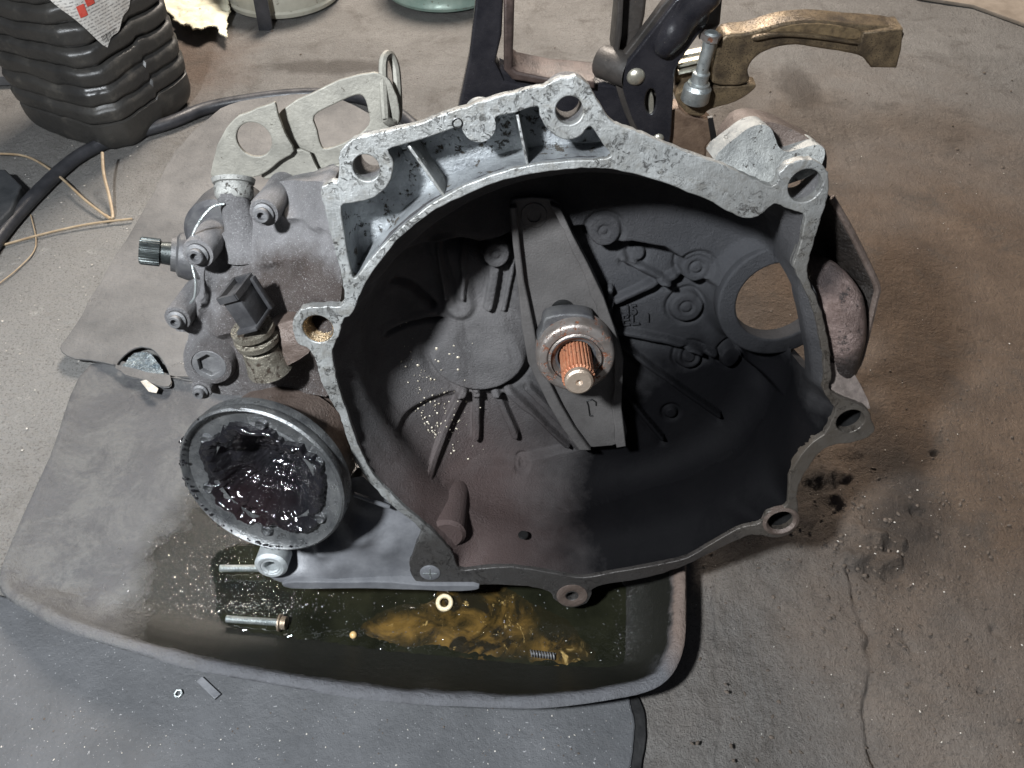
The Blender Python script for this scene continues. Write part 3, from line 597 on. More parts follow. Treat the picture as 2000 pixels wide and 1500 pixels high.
# dome
c = q2(935, 672); R1 = rr_(935, 672, 104); dd = np.hypot(Xw - c[0], Yw - c[1])
low = sstep(.35, -.35, (Yw - c[1]) / R1)
Z += sstep(R1, R1 - .006 - .02 * (1 - low), dd) * (.006 + .004 * low) - .004 * low * np.exp(-((dd - R1 - .002) / .0035) ** 2)
def rib(pts, w_, h_, taper=.0015):
    global Z
    d_ = polyd(Xw, Yw, [q2(*p) for p in pts]); Z += h_ * sstep(w_ + taper, w_ - taper, d_)
def groove(pts, w_, h_):
    global Z
    d_ = polyd(Xw, Yw, [q2(*p) for p in pts]); Z -= h_ * np.exp(-(d_ / w_) ** 2)
rib([(868, 470), (884, 530), (897, 590)], .013, .0060, .004); groove([(862, 470), (878, 530), (893, 585)], .0022, .004)
rib([(968, 512), (962, 550), (954, 592)], .0042, .0085, .0013)
for a, b in (((858, 470), (872, 575)), ((905, 470), (905, 575)), ((1010, 470), (985, 600))): rib([a, b], .0020, .0050, .0012)
groove([(775, 527), (805, 548), (845, 594)], .0026, .009); rib([(768, 535), (800, 560), (836, 600)], .006, .002, .004)
groove([(762, 629), (800, 624), (862, 622)], .0022, .009); rib([(760, 622), (860, 613)], .005, .0025, .004)
groove([(880, 463), (945, 474)], .007, .010)
for p in ([(1185, 590), (1255, 558), (1330, 530)], [(1205, 642), (1300, 660), (1395, 688)], [(1208, 668), (1300, 735), (1400, 805)], [(1190, 560), (1180, 700), (1215, 800)], [(1215, 760), (1290, 850)], [(1215, 500), (1300, 545)]): rib(p, .0030, .0095, .0011); groove([(x + 3, y + 13) for x, y in p], .004, .004)
# lower webs: recesses between radiating ribs
rec = [q2(*p) for p in ((772, 785), (805, 768), (860, 766), (900, 765), (985, 765), (1040, 800), (1130, 880), (1000, 900), (860, 880), (800, 870))]
rm = inpoly(Xw, Yw, rec); rd = polyd(Xw, Yw, rec + rec[:1]); fade = 1 - .0 * X
Z -= np.where(rm, sstep(0, .006, rd) * .008, 0)
for a, b in (((906, 762), (850, 862)), ((932, 762), (930, 848)), ((968, 762), (1006, 852)), ((992, 755), (1105, 868)), ((1030, 750), (1150, 868))): rib([a, b], .0038, .0100, .0013)
groove([(775, 790), (800, 773), (888, 766)], .0025, .004)
for x, y, R_, h_, ri in ((970, 486, 29, .014, 9), (1176, 437, 34, .016, 9), (1355, 512, 32, .012, 13), (1245, 493, 17, .0035, 0), (1340, 597, 34, .004, 12), (1345, 694, 28, .004, 14), (1425, 692, 24, .008, 0), (1310, 805, 14, .002, 0), (1020, 898, 9, -.006, 0)):
    c = q2(x, y); d_ = np.hypot(Xw - c[0], Yw - c[1]); R1 = rr_(x, y, R_)
    top = np.full(X.shape, DB + h_) if h_ > .01 else Z + h_
    sm = sstep(R1, R1 - .0022, d_); Z = Z + (top - Z) * sm
    Z -= .003 * np.exp(-((d_ - R1 - .0012) / .0022) ** 2)
    if ri: r2 = rr_(x, y, ri); Z -= .0022 * np.exp(-((d_ - r2) / .0012) ** 2)
# snap the rim of the opening to a clean circle
near = np.abs(hd - hr) < res * .75
f_ = np.where(near, hr / np.maximum(hd, 1e-6), 1.0); X = hc[0] + (X - hc[0]) * f_; Y = hc[1] + (Y - hc[1]) * f_
hd2 = np.hypot(X - hc[0], Y - hc[1])
mask &= (hd2 >= hr - 1e-5)
mask &= ~((hd2 < hr * 1.25) & (Z > -.0735) & (X > hc[0]))
lipm = hd2 < hr + res * 1.1; Z = np.where(lipm & (hd2 < hr + .0002), Z - .010, Z)
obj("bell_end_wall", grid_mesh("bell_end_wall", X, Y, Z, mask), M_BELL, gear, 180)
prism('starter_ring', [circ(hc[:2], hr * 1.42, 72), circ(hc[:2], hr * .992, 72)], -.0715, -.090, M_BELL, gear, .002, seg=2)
# lower pocket wall + bolt column inside the bell
c = P(872, 1056, -.004)
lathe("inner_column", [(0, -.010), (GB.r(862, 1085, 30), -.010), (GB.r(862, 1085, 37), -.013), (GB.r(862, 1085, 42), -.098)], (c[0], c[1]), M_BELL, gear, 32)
lathe("drain_hole", [(0, .0004), (.0045, .0004), (.0050, -.001)], (0, 0), M_DARK, gear, 16, Matrix.Translation(Vector(P(1022, 1044, -.0262))) @ Matrix.Rotation(R(-86), 4, 'X'))
# screw in the bottom left lug
c = P(840, 1118)
lathe("dowel_screw", [(0, .0016), (GB.r(840, 1118, 17), .0016), (GB.r(840, 1118, 20), .0006), (GB.r(840, 1118, 20), -.001)], c, M_LOWER, gear, 24)
bm = bmesh.new(); box_bm(bm, (c[0], c[1], .0018), (.013, .0012, .0006)); box_bm(bm, (c[0], c[1], .0018), (.0012, .013, .0006)); obj("screw_cross", bm, M_STEEL, gear)
lathe("bolt_eye", [(GB.r(1117, 1165, 13), .0004), (GB.r(1117, 1165, 22), .0016), (GB.r(1117, 1165, 30), .0008), (GB.r(1117, 1165, 31), -.002)], P(1117, 1163), M_BROWN, gear, 30)
lathe("bolt_eye", [(GB.r(1525, 1018, 24), -.001), (GB.r(1525, 1018, 29), .0018), (GB.r(1525, 1018, 35), .0008), (GB.r(1525, 1018, 36), -.003)], P(1525, 1018), M_BROWN, gear, 36)
# release lever: channel with two raised lips
DL = -.082
left = [(995, 402), (1001, 470), (1010, 545), (1019, 635), (1031, 704), (1042, 728), (1070, 785), (1096, 830), (1130, 876)]
right = [(1222, 866), (1213, 790), (1217, 695), (1199, 635), (1178, 575), (1145, 506), (1118, 455), (1094, 403)]
pl = L(left + right + [(1070, 390), (1020, 390)], DL)
prism("release_lever", [smooth(pl, 3, jit=.0008, freq=200)], DL - .004, DL - .010, M_LEVER, gear, .001)
lw = left; li = [(x + 14 + 10 * (i > 2), y) for i, (x, y) in enumerate(left)]
prism("lever_lip", [L(lw, DL) + L(li[::-1], DL)], DL + .0035, DL - .009, M_LEVER, gear, .0016, seg=2)
ro = right; ri = [(1205, 868), (1196, 790), (1199, 705), (1182, 650), (1154, 572), (1122, 492), (1094, 432), (1074, 398)]
prism("lever_lip", [L(ro, DL) + smooth(L(ri[::-1], DL), 4, False, jit=.0028, freq=160)], DL + .0050, DL - .009, M_LEVER, gear, .0012, seg=2)
cc = P(1043, 424, DL); lathe("pivot_dimple", [(.0, -.001), (GB.r(1043, 424, 12, DL), -.0012), (GB.r(1043, 424, 14, DL), .0006), (GB.r(1043, 424, 25, DL), .0003), (GB.r(1043, 424, 27, DL), -.001)], cc, M_LEVER, gear, 30, Matrix.Translation((0, 0, DL - .0036)))
cc = P(1099, 606, DL - .004); lathe("lever_hole", [(0, .0003), (GB.r(1099, 606, 24, DL), .0003)], cc, M_DARK, gear, 30, Matrix.Translation((0, 0, DL - .004)))
mk = [P(x, y, DL - .0035) for x, y in ((1146, 783), (1149, 792), (1152, 812))]
bm = tube_bm(bmesh.new(), mk, .0007, 6); tube_bm(bm, [P(x, y, DL - .0035) for x, y in ((1146, 783), (1156, 780), (1164, 785), (1164, 792))], .0007, 6); tube_bm(bm, [P(x, y, DL - .0035) for x, y in ((1152, 812), (1158, 812))], .0007, 6); obj("stamped_mark", bm, M_DARK, gear)
# embossed cast letters on the end wall
for txt, x, y, sz in (("EL", 1212, 636, .017), ("J5", 1222, 615, .014), ("I", 1262, 628, .012)):
    cu = bpy.data.curves.new("t", 'FONT'); cu.body = txt; cu.size = sz; cu.extrude = .0012
    t = bpy.data.objects.new("t", cu); COL.objects.link(t); me = bpy.data.meshes.new_from_object(t.evaluated_get(bpy.context.evaluated_depsgraph_get())); bpy.data.objects.remove(t)
    me.transform(Matrix.Translation(P(x, y, DB + .0014)) @ Matrix.Rotation(R(6), 4, 'Z')); obj("cast_letters", me, M_BELL, gear)
# release bearing and input shaft
AX = P(1131, 746, -.018); a2 = (AX[0], AX[1])
def rb(p): return GB.r(1121, 690, p, -.055)
lathe("guide_sleeve", [(rb(50), -.052), (rb(50), -.105)], a2, M_BLKST, gear, 48)
lathe("release_bearing", [(rb(40), -.070), (rb(40), -.058), (rb(44), -.056), (rb(50), -.0545), (rb(54), -.0555), (rb(58), -.0535), (rb(70), -.0535), (rb(75), -.055), (rb(78), -.058), (rb(78), -.076), (rb(74), -.078)], a2, M_BEAR, gear, 64)
lathe("bearing_seal", [(rb(34), -.062), (rb(36), -.058), (rb(45), -.0575), (rb(46), -.060)], a2, M_BLKST, gear, 48)
cb = P(1112, 640, -.072); ol_ = [(1052, 672), (1058, 640), (1066, 618), (1110, 610), (1155, 616), (1162, 638), (1168, 670), (1120, 700)]
prism("bearing_collar", [smooth(L(ol_, -.068), 3)], -.066, -.084, M_BLKST, gear, .002)
bm = bmesh.new(); ns = 26; r1, r2 = GB.r(1131, 746, 33, -.018), GB.r(1131, 746, 29.5, -.018); rings = []
for d in (-.022, -.0235, -.075):
    rg_ = []
    for i in range(ns * 6):
        ph = (i % 6); rr = r1 if ph in (0, 1, 2) else r2
        if d == -.022: rr = r2 * .97
        a = 2 * math.pi * i / (ns * 6); rg_.append(bm.verts.new((a2[0] + rr * math.cos(a), a2[1] + rr * math.sin(a), d)))
    rings.append(rg_)
for a, b in zip(rings[:-1], rings[1:]):
    for i in range(ns * 6): bm.faces.new((a[i], a[(i + 1) % (ns * 6)], b[(i + 1) % (ns * 6)], b[i]))
bmesh.ops.recalc_face_normals(bm, faces=bm.faces)
sh = obj("input_shaft", bm, M_RUST, gear, 30)
lathe("shaft_tip", [(0, -.0205), (.0016, -.019), (.003, -.0165), (r2 * .80, -.0165), (r2 * .95, -.018), (r2 * .97, -.024)], a2, M_TIP, sh, 40)
# bumps of light on the bearing face
# ------------------------------------------------------------------ left casing
def C3(l): return [P(*p) for p in l]
case_out = [(645, 366, -.02), (600, 352, -.055), (560, 350, -.078), (520, 362, -.086), (488, 396, -.084), (455, 430, -.074), (420, 470, -.076), (380, 476, -.076), (366, 500, -.072), (392, 540, -.07), (386, 580, -.066), (350, 598, -.064), (334, 622, -.062), (345, 646, -.06), (368, 652, -.058), (358, 690, -.054), (364, 730, -.05), (392, 758, -.048), (440, 772, -.044), (520, 770, -.04), (600, 770, -.03), (645, 775, -.02), (640, 690, -.014), (655, 620, -.012), (668, 560, -.012), (655, 480, -.012)]
ctl = C3([(560, 430, -.046), (520, 500, -.045), (580, 520, -.032), (620, 450, -.026), (610, 600, -.026), (470, 560, -.05), (430, 640, -.046), (500, 660, -.040), (580, 690, -.030), (410, 700, -.046), (500, 720, -.038), (560, 385, -.070), (600, 390, -.050), (530, 410, -.074), (440, 500, -.074)])
def case_extra(x, y):
    z = 0.0
    for pts, w_, h_ in (([(600, 395), (655, 385)], .012, .006), ([(395, 520), (388, 580), (372, 650)], .0035, .008), ([(545, 430), (655, 425)], .004, .005), ([(430, 560), (560, 500), (650, 470)], .003, .003), ([(400, 655), (500, 640)], .004, .005), ([(400, 560), (440, 700)], .010, .004), ([(520, 700), (640, 640)], .008, .007), ([(500, 700), (520, 760)], .01, .005), ([(470, 420), (440, 480), (420, 560)], .012, .004)):
        z = z + h_ * np.exp(-(polyd(x, y, [P(a, b, -.045)[:2] for a, b in pts]) / w_) ** 2)
    for pts, w_, h_ in (([(440, 560), (560, 640)], .012, .003), ([(600, 710), (640, 720)], .014, .01), ([(580, 440), (650, 430)], .006, .003)):
        z = z - h_ * np.exp(-(polyd(x, y, [P(a, b, -.045)[:2] for a, b in pts]) / w_) ** 2)
    return z
relief("gear_case", C3(case_out), ctl, M_CASE, gear, .0028, -.17, .80, case_extra, 50, .0012)
def hexbolt(px, py, d, R_, boss_len, socket=True, scale=1.0):
    c = P(px, py, d); b = GB.r(px, py, R_, d)
    lathe("bolt_pillar", [(b * .72, .0), (b * .95, -.0005), (b, -.003), (b * 1.02, -boss_len * .5), (b * 1.08, -boss_len)], (c[0], c[1]), M_CASE, gear, 32, Matrix.Translation((0, 0, d)))
    bo = lathe("case_bolt", [(b * .70, .0002), (b * .70, .0018), (b * .50, .0026), (b * .50, .0062), (b * .44, .0070), (b * .27, .0070), (b * .25, .0030), (0, .0030)], (c[0], c[1]), M_BOLT, gear, 32, Matrix.Translation((0, 0, d)))
    return bo
hexbolt(515, 416, -.040, 29, .060); hexbolt(386, 496, -.046, 31, .055); hexbolt(346, 623, -.044, 26, .05); hexbolt(392, 763, -.034, 21, .04)
# hex plug low on the left
c = P(408, 714, -.034); b = GB.r(408, 714, 46, -.034)
lathe("plug_boss", [(b * .70, -.002), (b * .74, 0), (b * .93, -.0008), (b, -.004), (b * 1.08, -.022)], c, M_CASE, gear, 36, Matrix.Translation((0, 0, -.034)))
prism("drain_plug", [circ((c[0], c[1]), b * .72, 36), circ((c[0], c[1]), b * .52, 6, rot=.5)], -.0345, -.040, M_BOLT, gear, .0007)
lathe("plug_floor", [(0, 0), (b * .6, 0)], c, M_BOLT, gear, 24, Matrix.Translation((0, 0, -.0395)))
# splined stub shaft, retaining clip, behind the case on the left
def LP(px, py, d): return Vector(P(px, py, d))
cs = LP(345, 497, -.105); Ms = along(cs, LP(300, 492, -.10)); rS = GB.r(325, 495, 27, -.1)
lathe("stub_flange", [(0, -.03), (rS * 1.75, -.03), (rS * 1.8, -.010), (rS * 1.6, -.002), (rS * 1.3, 0), (rS * 1.25, .004)], (0, 0), M_BLKST, gear, 40, Ms)
bm = bmesh.new(); rings = []
ns = 28
for zz, k1 in ((.002, .86), (.012, .80), (.013, 1.0), (.027, 1.0), (.0285, .90)):
    rings.append([bm.verts.new(Ms @ Vector((rS * k1 * (1 if (i % 4 < 2 or k1 < .95) else .91) * math.cos(2 * math.pi * i / (ns * 4)), rS * k1 * (1 if (i % 4 < 2 or k1 < .95) else .91) * math.sin(2 * math.pi * i / (ns * 4)), zz))) for i in range(ns * 4)])
for a, b_ in zip(rings[:-1], rings[1:]):
    for i in range(ns * 4): bm.faces.new((a[i], a[(i + 1) % (ns * 4)], b_[(i + 1) % (ns * 4)], b_[i]))
bm.faces.new(rings[-1]); bmesh.ops.recalc_face_normals(bm, faces=bm.faces)
obj("stub_shaft", bm, simple("dark_green_steel", (.025, .03, .03), (.06, .068, .066), 80, (.25, .4), .6, .0003), gear, 30)
cr = LP(432, 458, -.095)
lathe("rear_cover", [(0, -.05), (.029, -.05), (.031, -.03), (.030, .0), (.026, .004), (0, .006)], (cr.x, cr.y), M_BLKST, gear, 40, Matrix.Translation((0, 0, -.095)))
tube("clip_wire", smooth([tuple(LP(*p)) for p in ((438, 398, -.066), (415, 404, -.062), (395, 425, -.058), (378, 455, -.055), (372, 485, -.053), (376, 520, -.05), (382, 550, -.047), (380, 580, -.046), (372, 592, -.046))], 5, False), .0011, M_STEEL, gear, 8)
# selector shaft neck and cap
n0, n1 = LP(474, 452, -.078), LP(457, 388, -.078)
lathe("selector_neck", [(.020, -.02), (.0155, -.006), (.0135, .002), (.012, .014), (.0115, .035)], (0, 0), M_CASE, gear, 28, along(n0, n1))
c0_, c1_ = LP(458, 388, -.078), LP(456, 350, -.086)
hh = (c1_ - c0_).length
lathe("selector_cap", [(0, -.001), (.0125, -.001), (.0145, .002), (.0148, hh * .60), (.0135, hh * .63), (.0135, hh * .72), (.0155, hh * .76), (.0165, hh * .98), (.0145, hh), (0, hh * .96)], (0, 0), simple('dull_zinc_cap', (.19, .19, .18), (.32, .32, .30), 90, (.4, .55), .35, .0008, ((.06, .05, .04), 130, .58)), gear, 36, along(c0_, c1_))
# reverse light switch
s0, s1 = LP(520, 700, -.018), LP(492, 640, -.012); hh = (s1 - s0).length
lathe("switch_body", [(.0185, -.01), (.0165, 0), (.015, hh * .4), (.0115, hh * .45), (.0115, hh * .55), (.017, hh * .57), (.0175, hh * .72), (.013, hh * .76), (.013, hh * .85), (.0165, hh * .87), (.0165, hh), (0, hh)], (0, 0), M_OILMET, gear, 28, along(s0, s1))
Mx = along(LP(502, 626, -.012), LP(455, 555, -.010))
hh = (LP(455, 555, -.010) - LP(502, 626, -.012)).length
bm = bmesh.new()
box_bm(bm, (0, 0, hh * .45), (.030, .018, hh * .9), None, .002); box_bm(bm, (0, 0, hh * .05), (.040, .021, hh * .10), None, .001)
for sx_ in (-1, 1): box_bm(bm, (sx_ * .0165, 0, hh * .93), (.003, .018, hh * .16))
for sy_ in (-1, 1): box_bm(bm, (0, sy_ * .0085, hh * .93), (.034, .003, hh * .16))
box_bm(bm, (.013, -.011, hh * .5), (.006, .004, hh * .9), None, .0008)
bmesh.ops.transform(bm, matrix=Mx @ Matrix.Rotation(R(-100), 4, 'Z') @ Matrix.Diagonal((.86, .86, .95, 1)), verts=bm.verts); obj("switch_connector", bm, M_PLAS, gear)
# block that carries the switch
relief("switch_block", C3([(520, 650, -.022), (570, 625, -.018), (600, 665, -.012), (602, 690, -.012), (540, 725, -.014), (500, 735, -.020), (490, 700, -.024)]), C3([(550, 670, -.012), (520, 705, -.014)]), M_BROWN, gear, .003, -.06, 1.05, None, 50, .002)
# ------------------------------------------------------------------ drive flange with grease
cd = P(511, 942, .022); rD = GB.r(511, 940, 175, .022); c2 = (cd[0], cd[1])
T = Matrix.Translation((c2[0], c2[1], .022)) @ Matrix.Rotation(R(-11), 4, 'Y') @ Matrix.Rotation(R(-3), 4, 'X')
lathe("differential_neck", [(rD * .86, -.02), (rD * .80, -.035), (rD * .80, -.06), (rD * .74, -.065), (rD * .76, -.085), (rD * .70, -.09), (rD * .78, -.12)], (0, 0), M_BROWN, gear, 72, T)
dfl = lathe("drive_flange", [(rD * .60, -.006), (rD * .84, -.0055), (rD * .90, -.004), (rD * .925, .0005), (rD * .95, .002), (rD * .975, .0005), (rD * .985, -.003), (rD * .96, -.008), (rD * .975, -.011), (rD * .97, -.016), (rD * .90, -.020), (rD * .6, -.021)], (0, 0), simple("oily_flange_steel", (.07, .073, .076), (.17, .174, .174), 50, (.22, .4), .6, .0006, ((.05, .05, .05), 120, .60)), gear, 96, T)
lathe("flange_face", [(0, -.044), (rD * .30, -.043), (rD * .55, -.032), (rD * .64, -.014), (rD * .66, -.0065), (rD * .68, -.0058), (rD * .86, -.0056)], (0, 0), simple("flange_face_grey", (.13, .135, .14), (.22, .225, .23), 40, (.25, .45), .4, .0010, ((.03, .03, .033), 60, .53)), dfl, 64, T)
for ai in (1.45, 2.5, 3.45, 4.6, 5.65, .45):
    q = (rD * .76 * math.cos(ai), rD * .76 * math.sin(ai)); lathe("flange_nut", [(0, .002), (.0026, .0024), (.0040, .0030), (.0048, .0014), (.0056, -.001), (.0060, -.003)], (q[0], q[1]), simple("wet_nut", (.06, .062, .065), (.2, .205, .21), 150, (.12, .25), .8, .0012), dfl, 12, T @ Matrix.Translation((0, 0, -.0045)))
# grease heap (own polar surface)
nr, na = 110, 260
rr, aa = np.meshgrid(np.linspace(0, 1, nr), np.linspace(0, 2 * math.pi, na))
edge = rD * (.745 + .15 * fbm(np.cos(aa) * 2.2 + 9, np.sin(aa) * 2.2, 4, 5) + .07 * fbm(np.cos(aa) * 9, np.sin(aa) * 9, 3, 15))
gx, gy = rr * edge * np.cos(aa), rr * edge * np.sin(aa)
ox, oy = gx - rD * .12, gy - rD * .18
q_ = np.hypot(ox, oy) / rD; th = np.arctan2(oy, ox)
sw = np.sin(q_ * 22 + th * 1.0 + 5.0 * fbm(gx * 17, gy * 17, 4, 3)) * (.6 + fbm(gx * 20, gy * 20, 2, 33))
gz = .0035 * sstep(1, .93, rr) - .034 * sstep(.90, .1, rr) ** .7 + .0040 * sw * sstep(1, .75, rr) + .0060 * fbm(gx * 60, gy * 60, 4, 12) * sstep(1, .9, rr) + .0022 * fbm(gx * 190, gy * 190, 3, 19) * sstep(1.02, .9, rr) - .004 * (1 - sstep(1.0, .95, rr))
me = grid_mesh("grease", gx, gy, gz)
o = obj("grease", me, M_GREASE, dfl, 180); o.matrix_local = T @ Matrix.Translation((0, 0, -.004)); o['kind'] = 'stuff'
# wet grease ring on the outer lower lip
pl_ = []
for i in range(190):
    a = random.choice((random.gauss(3.3, .35), random.gauss(4.5, .3), random.uniform(2.5, 5.6))); rr2 = rD * random.choice((.99, 1.0, .93, .955)) + random.gauss(0, .001); q = T @ Vector((rr2 * math.cos(a), rr2 * math.sin(a), -(.004 if rr2 > rD * .97 else -.001))); pl_.append((q.x, q.y, q.z, random.uniform(.0006, .0019)))
specks("grease_beads", pl_, M_GREASE, dfl)
# ------------------------------------------------------------------ lower casing
lowc = C3([(690, 930, -.03), (740, 962, -.016), (800, 1012, -.010), (826, 1042, -.008), (806, 1085, -.006), (806, 1120, -.005), (830, 1148, -.004), (760, 1142, -.002), (650, 1142, 0), (570, 1143, .001), (524, 1128, .002), (512, 1100, 0), (545, 1062, -.02), (600, 1040, -.03)])
relief("lower_casing", lowc, C3([(700, 1060, .004), (620, 1090, .003), (760, 1080, -.002), (720, 1000, -.010), (650, 1120, .001)]), M_LOWER, gear, .003, -.05, .9, None, 50, .001)
prism("casing_seam", [smooth(L([(560, 1134), (650, 1134), (760, 1133), (830, 1140), (925, 1140), (930, 1150), (880, 1152), (820, 1150), (700, 1147), (570, 1147)], .002), 3, jit=.0012, freq=200)], .004, -.02, M_LOWER, gear, .0012)
tube("casing_rib", [LP(690, 965, .0), LP(760, 990, -.004)], .0022, M_LOWER, gear)
c = P(529, 1106, .006); b = GB.r(529, 1106, 32, .006)
lathe("casing_eye", [(b * .40, -.016), (b * .40, .0), (b * .50, .001), (b * .60, .0006), (b * .63, .0016), (b * .8, .0018), (b * .9, .0006), (b, -.001), (b, -.018)], c, simple("bright_lug", (.38, .41, .42), (.55, .58, .58), 120, (.3, .5), .5, .0008, ((.10, .10, .09), 180, .62)), gear, 40, Matrix.Translation((0, 0, .006)))
# ------------------------------------------------------------------ starter side
relief("starter_mount", C3([(1395, 312, -.014), (1440, 268, -.016), (1466, 249, -.017), (1488, 243, -.018), (1505, 250, -.018), (1514, 270, -.018), (1522, 288, -.017), (1538, 297, -.016), (1563, 291, -.015), (1598, 283, -.014), (1612, 300, -.013), (1590, 340, -.012), (1514, 365, -.010), (1450, 345, -.010)]), C3([(1480, 300, -.019), (1530, 315, -.019), (1440, 310, -.016)]), simple("pale_starter_casting", (.19, .195, .19), (.31, .315, .30), 50, (.4, .6), .35, .0010, ((.08, .07, .06), 140, .60)), gear, .0025, -.040, 1.0, None, 40, .0015)
relief("starter_shroud", C3([(1420, 300, -.03), (1445, 250, -.03), (1478, 236, -.03), (1530, 245, -.03), (1582, 272, -.028), (1612, 292, -.026), (1600, 340, -.025), (1480, 340, -.025)]), C3([(1500, 290, -.03)]), M_BROWN, gear, .004, -.066, .98, None, 40, .002)
shell_out = C3([(1600, 385, -.02), (1622, 384, -.022), (1660, 450, -.024), (1698, 526, -.026), (1712, 560, -.026), (1708, 585, -.026), (1690, 660, -.024), (1672, 716, -.020), (1640, 728, -.016), (1612, 735, -.012), (1612, 660, -.012), (1592, 590, -.012), (1574, 540, -.012), (1584, 480, -.014)])
def shell_extra(x, y):
    q = polyd(x, y, [p[:2] for p in shell_out[1:9]]); z = -.032 * sstep(.002, .020, q)
    return z
k = NT("starter_bulge_metal")
col = k.mix(k.mr(k.noise(40, 6, .7), .35, .65), (.016, .013, .011), (.034, .027, .023))
M_BULGE = k.done(col, .38, .4, k.bump(k.noise(260, 6, .75), .0024), .5)
relief("starter_bulge", shell_out, C3([(1640, 600, -.02)]), M_BULGE, gear, .0016, -.062, .98, shell_extra, 180, .0006)
k = NT("starter_nose_metal")
col = k.mix(k.mr(k.noise(70, 7, .75), .35, .65), (.12, .082, .070), (.25, .185, .165))
col = k.mix(k.mr(k.noise(120, 7, .78), .54, .62), col, (.04, .032, .03))
b2 = k.blob(P(1645, 705, -.03), .030, .006, .022, 80); col = k.mix(k.math('MULTIPLY', b2, .95), col, (.016, .013, .012))
b3 = k.blob(P(1590, 545, -.03), .020, .006, .016, 80); col = k.mix(k.math('MULTIPLY', b3, .9), col, (.03, .024, .024))
M_NOSE = k.done(col, .36, .3, k.bump(k.noise(200, 7, .78), .0030), .5)
obj("starter_nose", tube_bm(bmesh.new(), smooth([P(1565, 520, -.045), P(1600, 548, -.034), P(1624, 585, -.027), P(1636, 632, -.025), P(1638, 688, -.026), P(1632, 740, -.028)], 8, False), [GB.r(1640, 600, q, -.03) for q in np.interp(np.linspace(0, 1, 41), (0, .15, .45, .7, .9, 1), (26, 42, 54, 50, 40, 28))], 28), M_NOSE, gear, 60)
tube("shell_edge", smooth([tuple(np.array(p) + np.array((0, 0, .001))) for p in shell_out[1:9]], 5, False), .0026, M_BROWN, gear, 8)
relief("bell_ramp", C3([(1614, 712, -.006), (1650, 716, -.014), (1668, 730, -.016), (1700, 798, -.006), (1660, 790, -.004), (1622, 766, -.003)]), C3([(1645, 750, -.008)]), simple("sandy_casting", (.15, .12, .105), (.26, .215, .19), 160, (.6, .8), .1, .0022), gear, .0025, -.04, .98, None, 40, .002)
# ------------------------------------------------------------------ gear change bracket on the casing
DBK = -.095
prism("bracket_plate", [smooth(L([(413, 329), (420, 297), (434, 262), (458, 231), (490, 217), (525, 203), (537, 200), (543, 226), (557, 260), (574, 296), (545, 316), (505, 344), (460, 346), (416, 346)], DBK), 3, jit=.001, freq=150), circ(P(496, 273, DBK)[:2], GB.r(496, 273, 34, DBK), 36, GB.r(496, 273, 33, DBK))], DBK, DBK - .004, M_BRKT, gear, .001)
DA = -.105
prism("bracket_arm", [smooth(L([(541, 226), (580, 196), (663, 157), (710, 145), (738, 142), (760, 160), (776, 190), (780, 235), (760, 262), (700, 300), (662, 322), (612, 338), (603, 312), (578, 302), (556, 262)], DA), 3, jit=.0012, freq=150), smooth(L([(612, 228), (650, 206), (694, 187), (710, 192), (718, 217), (719, 246), (684, 274), (637, 292), (625, 284), (618, 256)], DA), 3)], DA - .002, DA - .006, M_BRKT, gear, .001)
prism("bracket_foot", [smooth(L([(505, 340), (560, 300), (600, 306), (615, 340), (665, 325), (665, 368), (577, 366), (562, 350), (514, 358)], -.09), 2, jit=.001)], -.100, -.104, M_BRKT, gear, .001)
ptab = [P(x, y, -.108) for x, y in ((750, 112), (756, 106), (764, 110), (772, 130), (777, 170), (778, 232), (752, 240))]
tb = bmesh.new()
tube_bm(tb, smooth([tuple(LP(*p)) for p in ((753, 232, -.103), (750, 180, -.108), (748, 130, -.112), (752, 111, -.116), (762, 108, -.122), (772, 130, -.122), (776, 170, -.118), (777, 225, -.114), (765, 240, -.106), (753, 232, -.103))], 4, False), .0034, 8); obj("bracket_loop", tb, M_BRKT, gear)
# grit and chips sprinkled in the bell
pl_ = []
for i in range(520):
    x, y = random.gauss(820, 40), random.gauss(800, 70)
    if random.random() < .45: x, y = random.gauss(830, 35), random.gauss(860, 35)
    c = P(x, y, DB); ix = int((c[0] - X[0, 0]) / res); iy = int((c[1] - Y[0, 0]) / res)
    if 0 <= ix < X.shape[1] and 0 <= iy < X.shape[0] and mask[iy, ix] and Z[iy, ix] < DB + .02:
        pl_.append((c[0], c[1], Z[iy, ix] + .0002, random.choice((.0004, .0005, .0007, .0009, .0013))))
specks("metal_grit", pl_, simple("ochre_grit", (.30, .26, .19), (.58, .53, .44), 300, (.3, .5), .3, .0002), gear)
lathe("paint_fleck", [(0, .0022), (.003, .001), (.0046, -.0002)], P(497, 722, -.012), M_CHIP, gear, 7, Matrix.Translation((0, 0, -.010)))
# ================================================================== LOOSE PIECES IN THE TRAY
def screw(name, a, b, z, r, label, head=True, hm=None):
    A, B = Vector(G(*a, z)), Vector(G(*b, z)); o_ = thing(name, label, "bolt", loc=A, group="loose bolts in the tray"); m = Matrix.Translation(-A) @ along(A, B); ln = (B - A).length
    pf = [(0, 0), (r * .8, 0)]; k_ = int(ln / (r * .42))
    for i in range(k_): pf += [(r, ln * (i + .25) / k_), (r * .84, ln * (i + .75) / k_)]
    pf += [(r * .8, ln), (0, ln)]
    lathe("threaded_shank", pf, (0, 0), M_STEEL, o_, 16, m)
    if head:
        bm = lathe_bm(bmesh.new(), [(0, ln), (r * 2.3, ln), (r * 2.35, ln + r * .5), (r * 1.8, ln + r * .7), (r * 1.75, ln + r * 2.0), (r * 1.2, ln + r * 2.1), (r * 1.0, ln + r * 1.2), (0, ln + r * 1.2)], (0, 0), 24, m)
        bmesh.ops.recalc_face_normals(bm, faces=bm.faces); obj("bolt_head", bm, hm or M_STEEL, o_)
